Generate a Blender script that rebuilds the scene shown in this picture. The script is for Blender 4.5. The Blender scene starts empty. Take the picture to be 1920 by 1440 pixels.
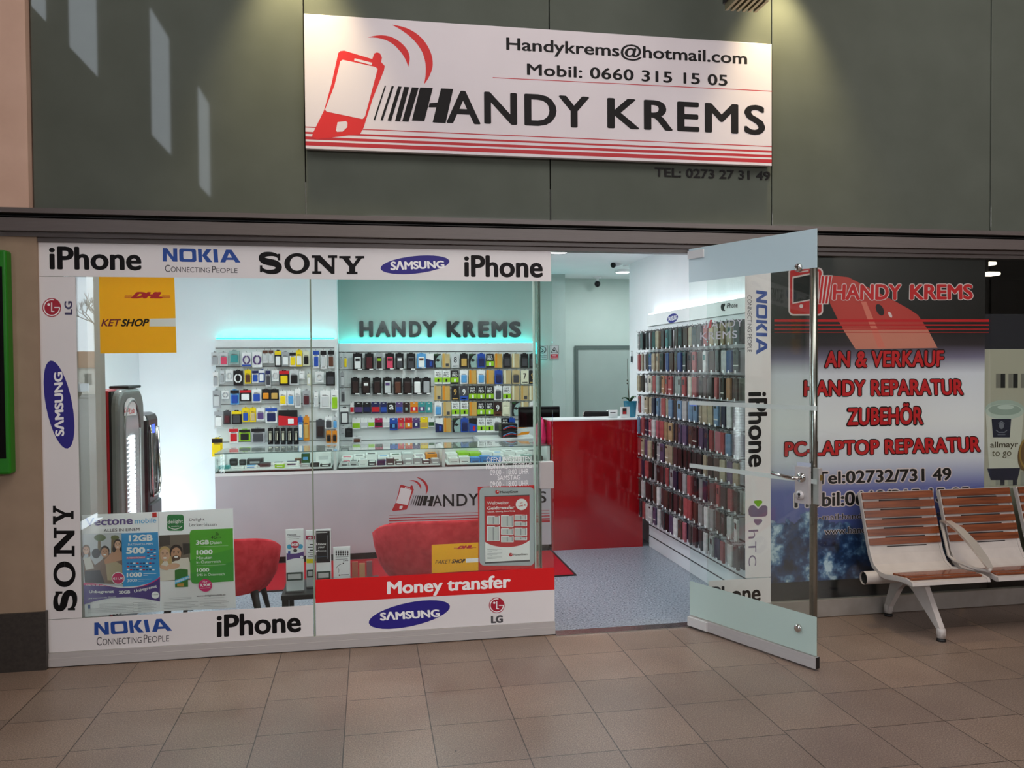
import bpy, math, random
from mathutils import Vector, Matrix
random.seed(7)
C = bpy.context.scene.collection
sc = bpy.context.scene
PI = math.pi

# ------------------------------------------------------------------ camera
F = 1531.5
YAW, PITCH, ROLL = 0.17343, -0.02281, -0.00741
CAM = Vector((0, 0, 1.7))
cy, sy, cp, sp, cr, sr = math.cos(YAW), math.sin(YAW), math.cos(PITCH), math.sin(PITCH), math.cos(ROLL), math.sin(ROLL)
fw = Vector((sy*cp, cy*cp, sp)); rt = Vector((cy, -sy, 0)); up = rt.cross(fw)
RT = cr*rt + sr*up; UP = -sr*rt + cr*up
cam = bpy.data.cameras.new('camera'); co = bpy.data.objects.new('camera', cam); C.objects.link(co)
cam.sensor_width = 36; cam.lens = F/1920*36; cam.clip_start = .05; cam.clip_end = 500
m3 = Matrix((RT, UP, -fw)).transposed(); co.matrix_world = Matrix.Translation(CAM) @ m3.to_4x4()
sc.camera = co

# ------------------------------------------------------------------ world, exposure, large lights
sc.view_settings.view_transform = 'Standard'; sc.view_settings.look = 'None'
sc.view_settings.exposure = 0.0; sc.view_settings.gamma = 1.0; sc.view_settings.use_curve_mapping = False
w = bpy.data.worlds.new('sky'); sc.world = w; w.use_nodes = True
bg = w.node_tree.nodes['Background']; bg.inputs[0].default_value = (.80, .90, 1, 1); bg.inputs[1].default_value = 8.5

def light(name, kind, loc, power, col, size=.3, aim=None, shape='DISK', size_y=None, spot=None, blend=.5):
    l = bpy.data.lights.new(name, kind); l.energy = power; l.color = col
    if kind == 'AREA':
        l.shape = shape; l.size = size
        if size_y: l.size_y = size_y
    else: l.shadow_soft_size = size
    if spot: l.spot_size = spot; l.spot_blend = blend
    o = bpy.data.objects.new(name, l); C.objects.link(o); o.location = loc
    d = Vector(aim) - Vector(loc) if aim else Vector((0, 0, -1))
    o.rotation_euler = d.to_track_quat('-Z', 'Y').to_euler()
    return o
HALL, SHOP, SPOT = 295, 9, 140
light('hall_fill', 'AREA', (3.0, 1.0, 7.2), HALL, (1, .93, .88), 8, (2.8, 2.4, 0), 'RECTANGLE', 3.4)  # added overhead fill for the hall, with no opening in the ceiling above
light('hall_front_fill', 'AREA', (5.5, -8.0, 4.70), 430, (1, .94, .93), 11, (5.5, 5, 1.5), 'RECTANGLE', .45)  # added strip behind the camera to brighten the shop front, in place of hall lamps
for lx, ly in ((1.68, 7.13), (2.74, 8.58), (-1.2, 7.0), (.3, 7.0), (-1.3, 5.8), (.3, 5.8), (1.68, 5.8), (.6, 8.0), (-1.6, 6.2)):
    light('shop_lamp_light', 'AREA', (lx, ly, 2.685), SHOP, (.94, .98, 1), .2)
light('sign_spot', 'SPOT', (-.40, 4.74, 4.40), SPOT, (1, .82, .46), .05, (-.38, 4.99, 3.5), spot=math.radians(64), blend=.9)
light('sign_spot', 'SPOT', (2.64, 4.74, 4.40), SPOT, (1, .82, .46), .05, (2.66, 4.99, 3.5), spot=math.radians(64), blend=.9)

# ------------------------------------------------------------------ materials
def lin(c): return tuple(((x/255)/12.92 if x <= 10 else (((x/255)+.055)/1.055)**2.4) for x in c)
_m = {}
def flat(c, rough=.5, metal=0, spec=.4, name='paint', coat=0, emit=0):
    k = (tuple(c), rough, metal, spec, coat, emit)
    if k in _m: return _m[k]
    m = bpy.data.materials.new(name); m.use_nodes = True
    b = m.node_tree.nodes['Principled BSDF']
    b.inputs['Base Color'].default_value = (*lin(c), 1); b.inputs['Roughness'].default_value = rough
    b.inputs['Metallic'].default_value = metal; b.inputs['Specular IOR Level'].default_value = spec
    if coat: b.inputs['Coat Weight'].default_value = coat; b.inputs['Coat Roughness'].default_value = .05
    if emit: b.inputs['Emission Color'].default_value = (*lin(c), 1); b.inputs['Emission Strength'].default_value = emit
    _m[k] = m; return m
class NT:
    def __init__(s, name):
        s.m = bpy.data.materials.new(name); s.m.use_nodes = True; s.t = s.m.node_tree; s.b = s.t.nodes['Principled BSDF']
    def n(s, kind, **kw):
        x = s.t.nodes.new(kind)
        for k, v in kw.items():
            if k.startswith('i_'): x.inputs[int(k[2:]) if k[2:].isdigit() else k[2:].replace('_', ' ')].default_value = v
            else: setattr(x, k, v)
        return x
    def l(s, a, b): s.t.links.new(a, b)
    def math(s, op, a, b=0.0):
        x = s.t.nodes.new('ShaderNodeMath'); x.operation = op
        for i, v in enumerate((a, b)):
            if hasattr(v, 'links'): s.l(v, x.inputs[i])
            else: x.inputs[i].default_value = v
        return x.outputs[0]
    def ramp(s, fac, stops, interp='LINEAR'):
        r = s.t.nodes.new('ShaderNodeValToRGB'); r.color_ramp.interpolation = interp; e = r.color_ramp.elements
        while len(e) < len(stops): e.new(.5)
        for el, (p, c) in zip(e, stops): el.position = p; el.color = (*lin(c), 1)
        s.l(fac, r.inputs[0]); return r.outputs[0]
    def mix(s, fac, a, b, mode='MIX'):
        x = s.t.nodes.new('ShaderNodeMix'); x.data_type = 'RGBA'; x.blend_type = mode
        for i, v in ((0, fac), (6, a), (7, b)):
            if hasattr(v, 'links'): s.l(v, x.inputs[i])
            elif i == 0: x.inputs[0].default_value = v
            else: x.inputs[i].default_value = (*lin(v), 1)
        return x.outputs[2]
    def pos(s):
        g = s.t.nodes.new('ShaderNodeTexCoord'); x = s.t.nodes.new('ShaderNodeSeparateXYZ'); s.l(g.outputs['Object'], x.inputs[0])
        return g.outputs['Object'], x.outputs
    def bump(s, h, st=.1, d=.01):
        b = s.t.nodes.new('ShaderNodeBump'); b.inputs['Strength'].default_value = st; b.inputs['Distance'].default_value = d
        s.l(h, b.inputs['Height']); s.l(b.outputs[0], s.b.inputs['Normal'])
def noisy(name, c1, c2, scale, rough=.6, spec=.3, stretch=None, bump=0, metal=0, coat=0):
    t = NT(name); p, _ = t.pos()
    if stretch:
        mp = t.n('ShaderNodeMapping'); mp.inputs['Scale'].default_value = stretch; t.l(p, mp.inputs[0]); p = mp.outputs[0]
    nz = t.n('ShaderNodeTexNoise'); nz.inputs['Scale'].default_value = scale; nz.inputs['Detail'].default_value = 6; t.l(p, nz.inputs['Vector'])
    t.l(t.ramp(nz.outputs[0], [(.3, c1), (.7, c2)]), t.b.inputs['Base Color'])
    t.b.inputs['Roughness'].default_value = rough; t.b.inputs['Specular IOR Level'].default_value = spec; t.b.inputs['Metallic'].default_value = metal
    if coat: t.b.inputs['Coat Weight'].default_value = coat
    if bump: t.bump(nz.outputs[0], bump)
    return t.m
def tile_floor():
    t = NT('hall_tiles'); p, (x, y, z) = t.pos()
    u = t.math('DIVIDE', t.math('ADD', x, .13+8), .4); col = t.math('FLOOR', u)
    wn = t.n('ShaderNodeTexWhiteNoise', noise_dimensions='1D'); t.l(col, wn.inputs['W'])
    v = t.math('DIVIDE', t.math('ADD', t.math('SUBTRACT', y, t.math('MULTIPLY', wn.outputs[0], .09)), 20-.2), .4)
    def line(a):
        f = t.math('FRACT', a); d = t.math('MINIMUM', f, t.math('SUBTRACT', 1.0, f)); return t.math('LESS_THAN', d, .006)
    g = t.math('MAXIMUM', line(u), line(v))
    cell = t.n('ShaderNodeTexWhiteNoise', noise_dimensions='2D'); cv = t.n('ShaderNodeCombineXYZ'); t.l(col, cv.inputs[0]); t.l(t.math('FLOOR', v), cv.inputs[1]); t.l(cv.outputs[0], cell.inputs['Vector'])
    nz = t.n('ShaderNodeTexNoise'); nz.inputs['Scale'].default_value = 160; nz.inputs['Detail'].default_value = 4; t.l(p, nz.inputs['Vector'])
    nb = t.n('ShaderNodeTexNoise'); nb.inputs['Scale'].default_value = 2.2; t.l(p, nb.inputs['Vector'])
    base = t.ramp(nz.outputs[0], [(.3, (130, 112, 100)), (.5, (160, 140, 126)), (.72, (196, 176, 162))])
    tint = t.ramp(cell.outputs[0], [(0, (214, 210, 210)), (.5, (226, 221, 218)), (1, (240, 232, 228))])
    c = t.mix(1.0, base, tint, 'MULTIPLY'); c = t.mix(1.0, c, t.ramp(nb.outputs[0], [(.3, (220, 218, 218)), (.7, (240, 240, 240))]), 'MULTIPLY')
    vo = t.n('ShaderNodeTexVoronoi'); vo.inputs['Scale'].default_value = 3.1; t.l(p, vo.inputs['Vector'])
    c = t.mix(t.math('LESS_THAN', vo.outputs['Distance'], .022), c, (48, 40, 36))
    c = t.mix(g, c, (58, 48, 43)); t.l(c, t.b.inputs['Base Color'])
    t.b.inputs['Specular IOR Level'].default_value = .45
    t.b.inputs['Roughness'].default_value = .36
    t.bump(t.math('SUBTRACT', 1.0, g), .25, .003); return t.m
def terrazzo():
    t = NT('terrazzo'); p, _ = t.pos()
    nz = t.n('ShaderNodeTexNoise'); nz.inputs['Scale'].default_value = 75; nz.inputs['Detail'].default_value = 3; t.l(p, nz.inputs['Vector'])
    t.l(t.ramp(nz.outputs[0], [(.36, (52, 62, 76)), (.42, (130, 140, 152)), (.6, (150, 160, 172)), (.68, (186, 194, 204))]), t.b.inputs['Base Color'])
    t.b.inputs['Roughness'].default_value = .3; return t.m
def glass(name='glass', tint=(249, 253, 251), ior=1.5):
    t = NT(name); t.t.nodes.remove(t.b); out = t.t.nodes['Material Output']
    tr = t.n('ShaderNodeBsdfTransparent'); tr.inputs[0].default_value = (*lin(tint), 1)
    gl = t.n('ShaderNodeBsdfGlossy'); gl.inputs['Roughness'].default_value = 0; gl.inputs[0].default_value = (1, 1, 1, 1)
    ge = t.n('ShaderNodeNewGeometry'); dt = t.n('ShaderNodeVectorMath', operation='DOT_PRODUCT'); t.l(ge.outputs['Normal'], dt.inputs[0]); t.l(ge.outputs['Incoming'], dt.inputs[1])
    f0 = ((ior-1)/(ior+1))**2; mx = t.n('ShaderNodeMixShader')       # the same mirror share on both faces of a thin pane
    fr = t.math('ADD', t.math('MULTIPLY', t.math('POWER', t.math('SUBTRACT', 1.0, t.math('ABSOLUTE', dt.outputs['Value'])), 5.0), 1-f0), f0)
    t.l(fr, mx.inputs[0]); t.l(tr.outputs[0], mx.inputs[1]); t.l(gl.outputs[0], mx.inputs[2]); t.l(mx.outputs[0], out.inputs[0]); return t.m
def frosted(name, c, alpha):
    t = NT(name); out = t.t.nodes['Material Output']; t.b.inputs['Base Color'].default_value = (*lin(c), 1); t.b.inputs['Roughness'].default_value = .35
    tr = t.n('ShaderNodeBsdfTransparent'); mx = t.n('ShaderNodeMixShader'); mx.inputs[0].default_value = alpha
    t.l(tr.outputs[0], mx.inputs[1]); t.l(t.b.outputs[0], mx.inputs[2]); t.l(mx.outputs[0], out.inputs[0]); return t.m
def objcol(name, rough=.35, spec=.5):
    t = NT(name); oi = t.n('ShaderNodeObjectInfo'); nz = t.n('ShaderNodeTexNoise'); nz.inputs['Scale'].default_value = 30
    p, _ = t.pos(); t.l(p, nz.inputs['Vector'])
    c = t.mix(1.0, oi.outputs['Color'], t.ramp(nz.outputs[0], [(.35, (225, 225, 225)), (.65, (255, 255, 255))]), 'MULTIPLY')
    t.l(c, t.b.inputs['Base Color']); t.b.inputs['Roughness'].default_value = rough; t.b.inputs['Specular IOR Level'].default_value = spec; return t.m
def led_strip(c, s): return flat(c, .5, emit=s, name='led')

GLASS = glass(); CLEAR = glass('clear_acrylic', (250, 252, 252), 1.3)
PANEL = noisy('cladding', (86, 90, 82), (92, 96, 88), 3, .03, .2)
STEEL = noisy('brushed_steel', (150, 148, 145), (178, 175, 172), 40, .25, .5, (1, 1, 20), metal=1)
CHROME = flat((205, 203, 200), .12, 1, name='chrome')
ALU = noisy('anodised_frame', (88, 79, 77), (98, 89, 86), 30, .38, .5, (.3, 1, 20))
SILLM = noisy('sill_aluminium', (176, 170, 168), (182, 176, 174), 20, .35, .5, (.2, 1, 10))
BLACK = flat((10, 9, 9), .6, name='black'); DARK = flat((26, 24, 25), .45, name='dark_plastic')
VINYL = noisy('white_vinyl', (222, 217, 217), (228, 223, 223), 2, .38, .45)
def paper(name, c, share=.5):      # thin card that lets some of the shop's light through
    t = NT(name); out = t.t.nodes['Material Output']; t.b.inputs['Base Color'].default_value = (*lin(c), 1); t.b.inputs['Roughness'].default_value = .45
    tl = t.n('ShaderNodeBsdfTranslucent'); tl.inputs[0].default_value = (*lin(c), 1); mx = t.n('ShaderNodeMixShader'); mx.inputs[0].default_value = share
    t.l(t.b.outputs[0], mx.inputs[1]); t.l(tl.outputs[0], mx.inputs[2]); t.l(mx.outputs[0], out.inputs[0]); return t.m
PAPER = paper('paper', (244, 244, 244)); WHITE = noisy('white_paint', (238, 242, 244), (244, 247, 249), 3, .6, .3)
LAM = noisy('white_laminate', (232, 236, 236), (240, 243, 243), 4, .3, .5)
SHELFG = noisy('slat_board', (222, 228, 226), (230, 235, 233), 4, .35, .45)
BEIGE = noisy('plaster', (152, 130, 110), (162, 139, 118), 7, .7, .2, bump=.08)
PINKW = noisy('pink_plaster', (204, 168, 148), (214, 178, 158), 5, .75, .2, bump=.05)
STONE = noisy('dark_stone', (46, 40, 36), (60, 53, 48), 60, .45, .4)
TEAL = noisy('grey_green_wall', (166, 184, 178), (172, 190, 184), 3, .6, .3)
TEAL2 = noisy('pale_green_wall', (196, 212, 206), (202, 217, 211), 3, .6, .3)
DOORG = noisy('grey_door', (164, 178, 173), (170, 184, 179), 3, .45, .4)
REDGLOSS = noisy('red_lacquer', (158, 8, 18), (170, 12, 22), 3, .12, .6, coat=.6)
VELVET = noisy('red_velvet', (186, 36, 48), (216, 64, 74), 22, .85, .2, bump=.1)
CARPET = noisy('red_carpet', (150, 24, 36), (172, 34, 46), 160, .95, .1, bump=.3)
WOOD = noisy('varnished_wood', (92, 44, 22), (134, 70, 36), 26, .25, .5, (.15, 2, 2), coat=.4)
BENCHW = noisy('bench_metal', (182, 173, 168), (192, 183, 178), 12, .32, .5)
CASEM = objcol('case_plastic')

# ------------------------------------------------------------------ mesh helpers
class B:
    def __init__(s): s.v = []; s.f = []; s.mi = []; s.ms = []; s.sm = []
    def mat(s, m):
        if m not in s.ms: s.ms.append(m)
        return s.ms.index(m)
    def add(s, vs, fs, m, smooth=False):
        k = len(s.v); s.v += [tuple(v) for v in vs]; i = s.mat(m)
        for f in fs: s.f.append([k+a for a in f]); s.mi.append(i); s.sm.append(smooth)
        return s
    def box(s, x0, x1, y0, y1, z0, z1, m):
        v = [(x, y, z) for x in (x0, x1) for y in (y0, y1) for z in (z0, z1)]
        return s.add(v, [(0, 1, 3, 2), (4, 6, 7, 5), (0, 4, 5, 1), (2, 3, 7, 6), (0, 2, 6, 4), (1, 5, 7, 3)], m)
    def bbox(s, x0, x1, y0, y1, z0, z1, m, r=.008):   # box with rounded edges
        r = min(r, (x1-x0)/2.01, (y1-y0)/2.01, (z1-z0)/2.01)
        loops = []
        for z, e in ((z0, r), (z0+r*.3, r*.3), (z0+r, 0), (z1-r, 0), (z1-r*.3, r*.3), (z1, r)):
            ring = []
            for cx, cyy, a0 in ((x1-r, y1-r, 0), (x0+r, y1-r, 90), (x0+r, y0+r, 180), (x1-r, y0+r, 270)):
                for k in range(4):
                    a = math.radians(a0+30*k); q = r-e if e < r else 0
                    ring.append((cx+max(q, r*.001)*math.cos(a), cyy+max(q, r*.001)*math.sin(a), z))
            loops.append(ring)
        return s.loft(loops, m, True, smooth=False)
    def loft(s, loops, m, caps=True, closed=True, smooth=True):
        n = len(loops[0]); v = [p for L in loops for p in L]; f = []
        for i in range(len(loops)-1):
            for j in range(n if closed else n-1):
                a = i*n+j; b = i*n+(j+1) % n; f.append((a, b, b+n, a+n))
        if caps: f += [tuple(range(n))[::-1], tuple(range((len(loops)-1)*n, len(loops)*n))]
        return s.add(v, f, m, smooth)
    def tube(s, pts, r, m, n=8, caps=True):
        pts = [Vector(p) for p in pts]; rs = r if isinstance(r, (list, tuple)) else [r]*len(pts); loops = []
        ref = None
        for i, p in enumerate(pts):
            d = (pts[min(i+1, len(pts)-1)]-pts[max(i-1, 0)]).normalized()
            if ref is None: ref = Vector((0, 0, 1)) if abs(d.z) < .9 else Vector((1, 0, 0))
            a = d.cross(ref).normalized(); b = d.cross(a)
            if ref is not None: ref = -b if False else ref
            loops.append([p+rs[i]*(math.cos(2*PI*k/n)*a+math.sin(2*PI*k/n)*b) for k in range(n)])
        return s.loft(loops, m, caps)
    def lathe(s, cx, cyy, prof, m, n=24, caps=True):
        return s.loft([[(cx+r*math.cos(2*PI*k/n), cyy+r*math.sin(2*PI*k/n), z) for k in range(n)] for r, z in prof], m, caps)
    def cyl(s, p, q, r, m, n=16): return s.tube([p, q], r, m, n)
    def prism(s, pts, off, m):     # pts: 3D polygon, off: extrusion vector
        n = len(pts); o = Vector(off); q = [tuple(Vector(p)+o) for p in pts]
        return s.add(list(pts)+q, [tuple(range(n))[::-1], tuple(range(n, 2*n))]+[(i, (i+1) % n, (i+1) % n+n, i+n) for i in range(n)], m)
def mesh(b, name, L=(0, 0, 0)):
    me = bpy.data.meshes.new(name); L = Vector(L)
    me.from_pydata([tuple(Vector(v)-L) for v in b.v], [], b.f)
    for m in b.ms: me.materials.append(m)
    me.polygons.foreach_set('material_index', b.mi); me.polygons.foreach_set('use_smooth', b.sm)
    me.update(); return me
def tag(o, label, cat, group=None):
    o['label'] = label; o['category'] = cat
    if group: o['group'] = group
    return o
def thing(name, label, cat, loc, group=None):
    o = bpy.data.objects.new(name, None); C.objects.link(o); o.location = loc; o.empty_display_size = .05
    return tag(o, label, cat, group)
def wpos(o):
    L = Vector((0, 0, 0))
    while o: L = L+o.location; o = o.parent
    return L
def ob(name, b, parent=None, label=None):
    L = wpos(parent)
    o = bpy.data.objects.new(name, mesh(b, name, L)); C.objects.link(o); o.parent = parent
    if label: o['label'] = label
    return o
def solo(name, b, label, cat, group=None):
    xs = [v[0] for v in b.v]; ys = [v[1] for v in b.v]; zs = [v[2] for v in b.v]
    L = ((min(xs)+max(xs))/2, (min(ys)+max(ys))/2, min(zs))
    o = bpy.data.objects.new(name, mesh(b, name, L)); C.objects.link(o); o.location = L
    return tag(o, label, cat, group)
def struct(name, b, parent=None):
    o = ob(name, b, parent)
    if not parent: o['kind'] = 'structure'
    return o
def sroot(name, loc):
    o = bpy.data.objects.new(name, None); C.objects.link(o); o.location = loc; o['kind'] = 'structure'; return o
def W(u, v, x=None, y=None, z=None):      # the point of the place on a plane x=, y= or z= seen at a picture position
    d = RT*((u-960)/F)+UP*(-(v-720)/F)+fw
    for i, c in enumerate((x, y, z)):
        if c is not None: return CAM+d*((c-CAM[i])/d[i])
_t = {}
def tmesh(s, bold=0., shear=0., sp=1.0):
    bold = max(0, bold); k = (s, bold, shear, sp)
    if k not in _t:
        cu = bpy.data.curves.new('t', 'FONT'); cu.body = s; cu.size = 1; cu.shear = shear; cu.resolution_u = 4; cu.space_character = sp
        o = bpy.data.objects.new('t', cu); me = bpy.data.meshes.new_from_object(o)
        vs = [(v.co[0], v.co[1], 0) for v in me.vertices]; fs = [tuple(p.vertices) for p in me.polygons]
        bpy.data.objects.remove(o); bpy.data.curves.remove(cu); bpy.data.meshes.remove(me)
        if bold:                                                        # heavier strokes: the letters laid over themselves, slightly shifted
            n = len(vs); v0, f0 = [v[:2] for v in vs], fs; vs, fs = [], []
            for i, (dx, dy) in enumerate(((0, 0), (-1, 0), (1, 0), (0, .7), (0, -.7), (-.7, .5), (.7, .5), (-.7, -.5), (.7, -.5))):
                vs += [(x+dx*bold, y+dy*bold, i*2e-5) for x, y in v0]; fs += [tuple(q+n*i for q in f) for f in f0]
        x0, x1 = min(v[0] for v in vs), max(v[0] for v in vs); y0, y1 = min(v[1] for v in vs), max(v[1] for v in vs)
        _t[k] = ([((a-x0)/(x1-x0), (c-y0)/(y1-y0), e) for a, c, e in vs], fs)
    return _t[k]
def arc(cx, cyy, r, a0, a1, n=16, ry=None):
    ry = ry or r
    return [(cx+r*math.cos(math.radians(a0+(a1-a0)*i/n)), cyy+ry*math.sin(math.radians(a0+(a1-a0)*i/n))) for i in range(n+1)]
def bez(p, n=8):   # chained quadratic curve through on, off, on, off, on
    out = [p[0]]
    for i in range(0, len(p)-2, 2):
        a, b, c = p[i:i+3]
        for k in range(1, n+1):
            t = k/n; out.append(tuple(a[j]*(1-t)**2+2*b[j]*t*(1-t)+c[j]*t*t for j in (0, 1)))
    return out
class Art:
    """flat print laid out on a real plane: O origin, ex right, ez up, n towards the viewer; (u,v) given in a picture crop (ox,oy,scale)"""
    def __init__(s, O=(0, 5, 0), ex=(1, 0, 0), ez=(0, 0, 1), crop=(0, 0, 1), step=.0005):
        s.O = Vector(O); s.ex = Vector(ex).normalized(); s.ez = Vector(ez)
        s.n = s.ex.cross(s.ez); s.c = crop; s.b = B(); s.k = 0; s.step = step
    def P(s, u, v):
        u = s.c[0]+u/s.c[2]; v = s.c[1]+v/s.c[2]
        d = RT*((u-960)/F)+UP*(-(v-720)/F)+fw; t = (s.O-CAM).dot(s.n)/d.dot(s.n); p = CAM+d*t-s.O
        return (p.dot(s.ex), p.dot(s.ez))
    def w(s, q, k=None): return s.O+s.ex*q[0]+s.ez*q[1]+s.n*((s.k if k is None else k)*s.step)
    def up(s, k=1): s.k += k; return s
    def poly(s, pts, m, px=True):
        q = [s.P(*p) if px else p for p in pts]; s.b.add([s.w(a) for a in q], [tuple(range(len(q)))], m); s.k += .04; return s
    def rect(s, u0, v0, u1, v1, m):          # axis-aligned on the plane, from its top-left and bottom-right picture corners
        a, b = s.P(u0, v0), s.P(u1, v1); return s.poly([(a[0], b[1]), (b[0], b[1]), (b[0], a[1]), a], m, False)
    def ell(s, u, v, ru, rv, m, rot=0, n=32):
        r = math.radians(rot)
        return s.poly([(u+ru*math.cos(2*PI*k/n)*math.cos(r)-rv*math.sin(2*PI*k/n)*math.sin(r), v+ru*math.cos(2*PI*k/n)*math.sin(r)+rv*math.sin(2*PI*k/n)*math.cos(r)) for k in range(n)], m)
    def ring(s, u, v, r0, r1, m, a0=0, a1=360, n=32, rot=0, sq=1.0):
        o = arc(u, v, r1, a0, a1, n, r1*sq); i = arc(u, v, r0, a0, a1, n, r0*sq)
        for k in range(n): s.poly([o[k], o[k+1], i[k+1], i[k]], m)
        return s
    def line(s, pts, wd, m):
        for (a, b) in zip(pts, pts[1:]):
            d = Vector((b[0]-a[0], b[1]-a[1])); d = d.normalized() if d.length else Vector((1, 0)); nn = Vector((-d.y, d.x))*wd/2; e = d*wd*.25
            s.poly([(a[0]-e.x+nn.x, a[1]-e.y+nn.y), (b[0]+e.x+nn.x, b[1]+e.y+nn.y), (b[0]+e.x-nn.x, b[1]+e.y-nn.y), (a[0]-e.x-nn.x, a[1]-e.y-nn.y)], m)
        return s
    def rrect(s, u0, v0, u1, v1, r, m):
        pts = []
        for cx, cyy, a in ((u1-r, v0+r, 270), (u1-r, v1-r, 0), (u0+r, v1-r, 90), (u0+r, v0+r, 180)): pts += arc(cx, cyy, r, a, a+90, 6)
        return s.poly(pts, m)
    def text(s, t, u0, v0, u1, v1, m, bold=0., shear=0., rot=None, quad=None, sp=1.0, ext=0):
        vs, fs = tmesh(t, bold, shear, sp)
        if quad: q = [s.P(*p) for p in quad]                       # TL TR BR BL
        else:
            a, b = s.P(u0, v0), s.P(u1, v1); q = [a, (b[0], a[1]), b, (a[0], b[1])]
        def at(x, y):
            if rot == 'ccw': x, y = 1-y, x
            elif rot == 'cw': x, y = y, 1-x
            p = [q[3][i]*(1-x)*(1-y)+q[2][i]*x*(1-y)+q[1][i]*x*y+q[0][i]*(1-x)*y for i in (0, 1)]
            return p
        pts = [s.w(at(v[0], v[1]))+s.n*v[2] for v in vs]; s.k += .04
        if ext:
            k = len(pts); s.b.add([p+s.n*ext for p in pts], fs, m)
            from collections import Counter
            ec = Counter(tuple(sorted((f[i], f[(i+1) % len(f)]))) for f in fs for i in range(len(f)))
            side = [(a, b, b+k, a+k) for (a, b), c in ec.items() if c == 1]
            s.b.add(pts+[p+s.n*ext for p in pts], side, m)
        else: s.b.add(pts, fs, m)
        return s
    def out(s, name, parent, label=None): return ob(name, s.b, parent, label)

INK = flat((12, 8, 9), .5, spec=.2, name='black_ink'); NOK = flat((32, 72, 150), .45, name='blue_ink'); SAM = flat((38, 28, 128), .45, name='indigo_ink')
WINK = flat((245, 243, 243), .45, name='white_ink'); RINK = flat((205, 24, 24), .45, name='red_ink'); GINK = flat((70, 68, 72), .5, name='grey_ink')
def serif(a, glyph, u0, v0, u1, v1, m, rot=None):
    """slab-serif capitals drawn in a unit box (x right, y down)"""
    P = {'N': [[(0, 0), (.34, 0), (.34+.02, .03), (.78, .62), (.78, .14), (.64, .14), (.64, 0), (1, 0), (1, .14), (.9, .14), (.9, 1), (.77, 1), (.24, .30), (.24, .86), (.38, .86), (.38, 1), (.02, 1), (.02, .86), (.11, .86), (.11, .14), (0, .14)]],
         'Y': [[(0, 0), (.45, 0), (.45, .13), (.38, .13), (.55, .46), (.73, .13), (.64, .13), (.64, 0), (1, 0), (1, .13), (.9, .13), (.64, .6), (.64, .87), (.73, .87), (.73, 1), (.3, 1), (.3, .87), (.4, .87), (.4, .6), (.12, .13), (0, .13)]]}
    def q(x, y):
        if rot == 'ccw': x, y = y, 1-x
        return (u0+(u1-u0)*x, v0+(v1-v0)*y)
    if glyph == 'O':
        n = 36
        for k in range(n):
            t0, t1 = 2*PI*k/n, 2*PI*(k+1)/n
            o = lambda t: q(.5+.5*math.cos(t), .5+.5*math.sin(t)); i = lambda t: q(.5+.28*math.cos(t), .5+.345*math.sin(t))
            a.poly([o(t0), o(t1), i(t1), i(t0)], m)
    elif glyph == 'S':
        c = bez([(.90, .26), (.78, .07), (.47, .07), (.10, .07), (.12, .27), (.14, .42), (.5, .47), (.9, .54), (.88, .74), (.86, .94), (.52, .94), (.2, .94), (.07, .72)], 7)
        n = len(c)
        def wd(k):
            t = k/(n-1); return .062+.10*math.sin(PI*t)**1.2
        for k in range(n-1):
            quad = []
            for kk, sg in ((k, 1), (k+1, 1), (k+1, -1), (k, -1)):
                d = Vector((c[min(kk+1, n-1)][0]-c[max(kk-1, 0)][0], c[min(kk+1, n-1)][1]-c[max(kk-1, 0)][1])).normalized()
                quad.append(q(c[kk][0]-d.y*wd(kk)*sg, c[kk][1]+d.x*wd(kk)*sg))
            a.poly(quad, m)
        a.poly([q(*p) for p in ((.84, .06), (.95, .06), (.95, .38), (.84, .38))], m); a.poly([q(*p) for p in ((.03, .62), (.14, .62), (.14, .95), (.03, .95))], m)
    else:
        for pl in P[glyph]: a.poly([q(*p) for p in pl], m)
def nokia(a, quad, m, rot=None):
    L = {'N': (0, .19, [[(0, 0), (.3, 0), (.72, .62), (.72, 0), (1, 0), (1, 1), (.7, 1), (.28, .38), (.28, 1), (0, 1)]]),
         'K': (.46, .64, [[(0, 0), (.28, 0), (.28, 1), (0, 1)], [(.28, .5), (.62, 0), (1, 0), (.62, .48), (1, 1), (.6, 1)]]),
         'I': (.66, .715, [[(0, 0), (1, 0), (1, 1), (0, 1)]]),
         'A': (.74, 1, [[(.34, 0), (.62, 0), (1, 1), (.75, 1), (.48, .25), (.25, 1), (0, 1)], [(.25, .62), (.75, .62), (.75, .8), (.25, .8)]])}
    q = quad
    def at(x, y):
        if rot == 'cw': x, y = 1-y, x
        return tuple(q[0][i]*(1-x)*(1-y)+q[1][i]*x*(1-y)+q[2][i]*x*y+q[3][i]*(1-x)*y for i in (0, 1))
    for x0, x1, pls in L.values():
        for pl in pls: a.poly([at(x0+(x1-x0)*x, y) for x, y in pl], m)
    def rr(i):
        pts = []
        for cx, cyy, an in ((.435-.03, .16, -90), (.435-.03, .84, 0), (.215+.03, .84, 90), (.215+.03, .16, 180)):
            pts += [(cx+(.03-i*.5)*math.cos(math.radians(an+30*k)) , cyy+(.16-i*3)*math.sin(math.radians(an+30*k))) for k in range(4)]
        return pts
    o = rr(0); inn = [(.325+(x-.325)*.52, .5+(y-.5)*.58) for x, y in o]
    for k in range(len(o)): a.poly([at(*o[k]), at(*o[(k+1) % len(o)]), at(*inn[(k+1) % len(o)]), at(*inn[k])], m)
def samsung(a, u, v, ru, rv, rot, tq, trot=None):
    a.ell(u, v, ru, rv, SAM, rot); a.up(); a.text('S\u039bMSUNG', 0, 0, 0, 0, WINK, .045, quad=tq, rot=trot)
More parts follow.
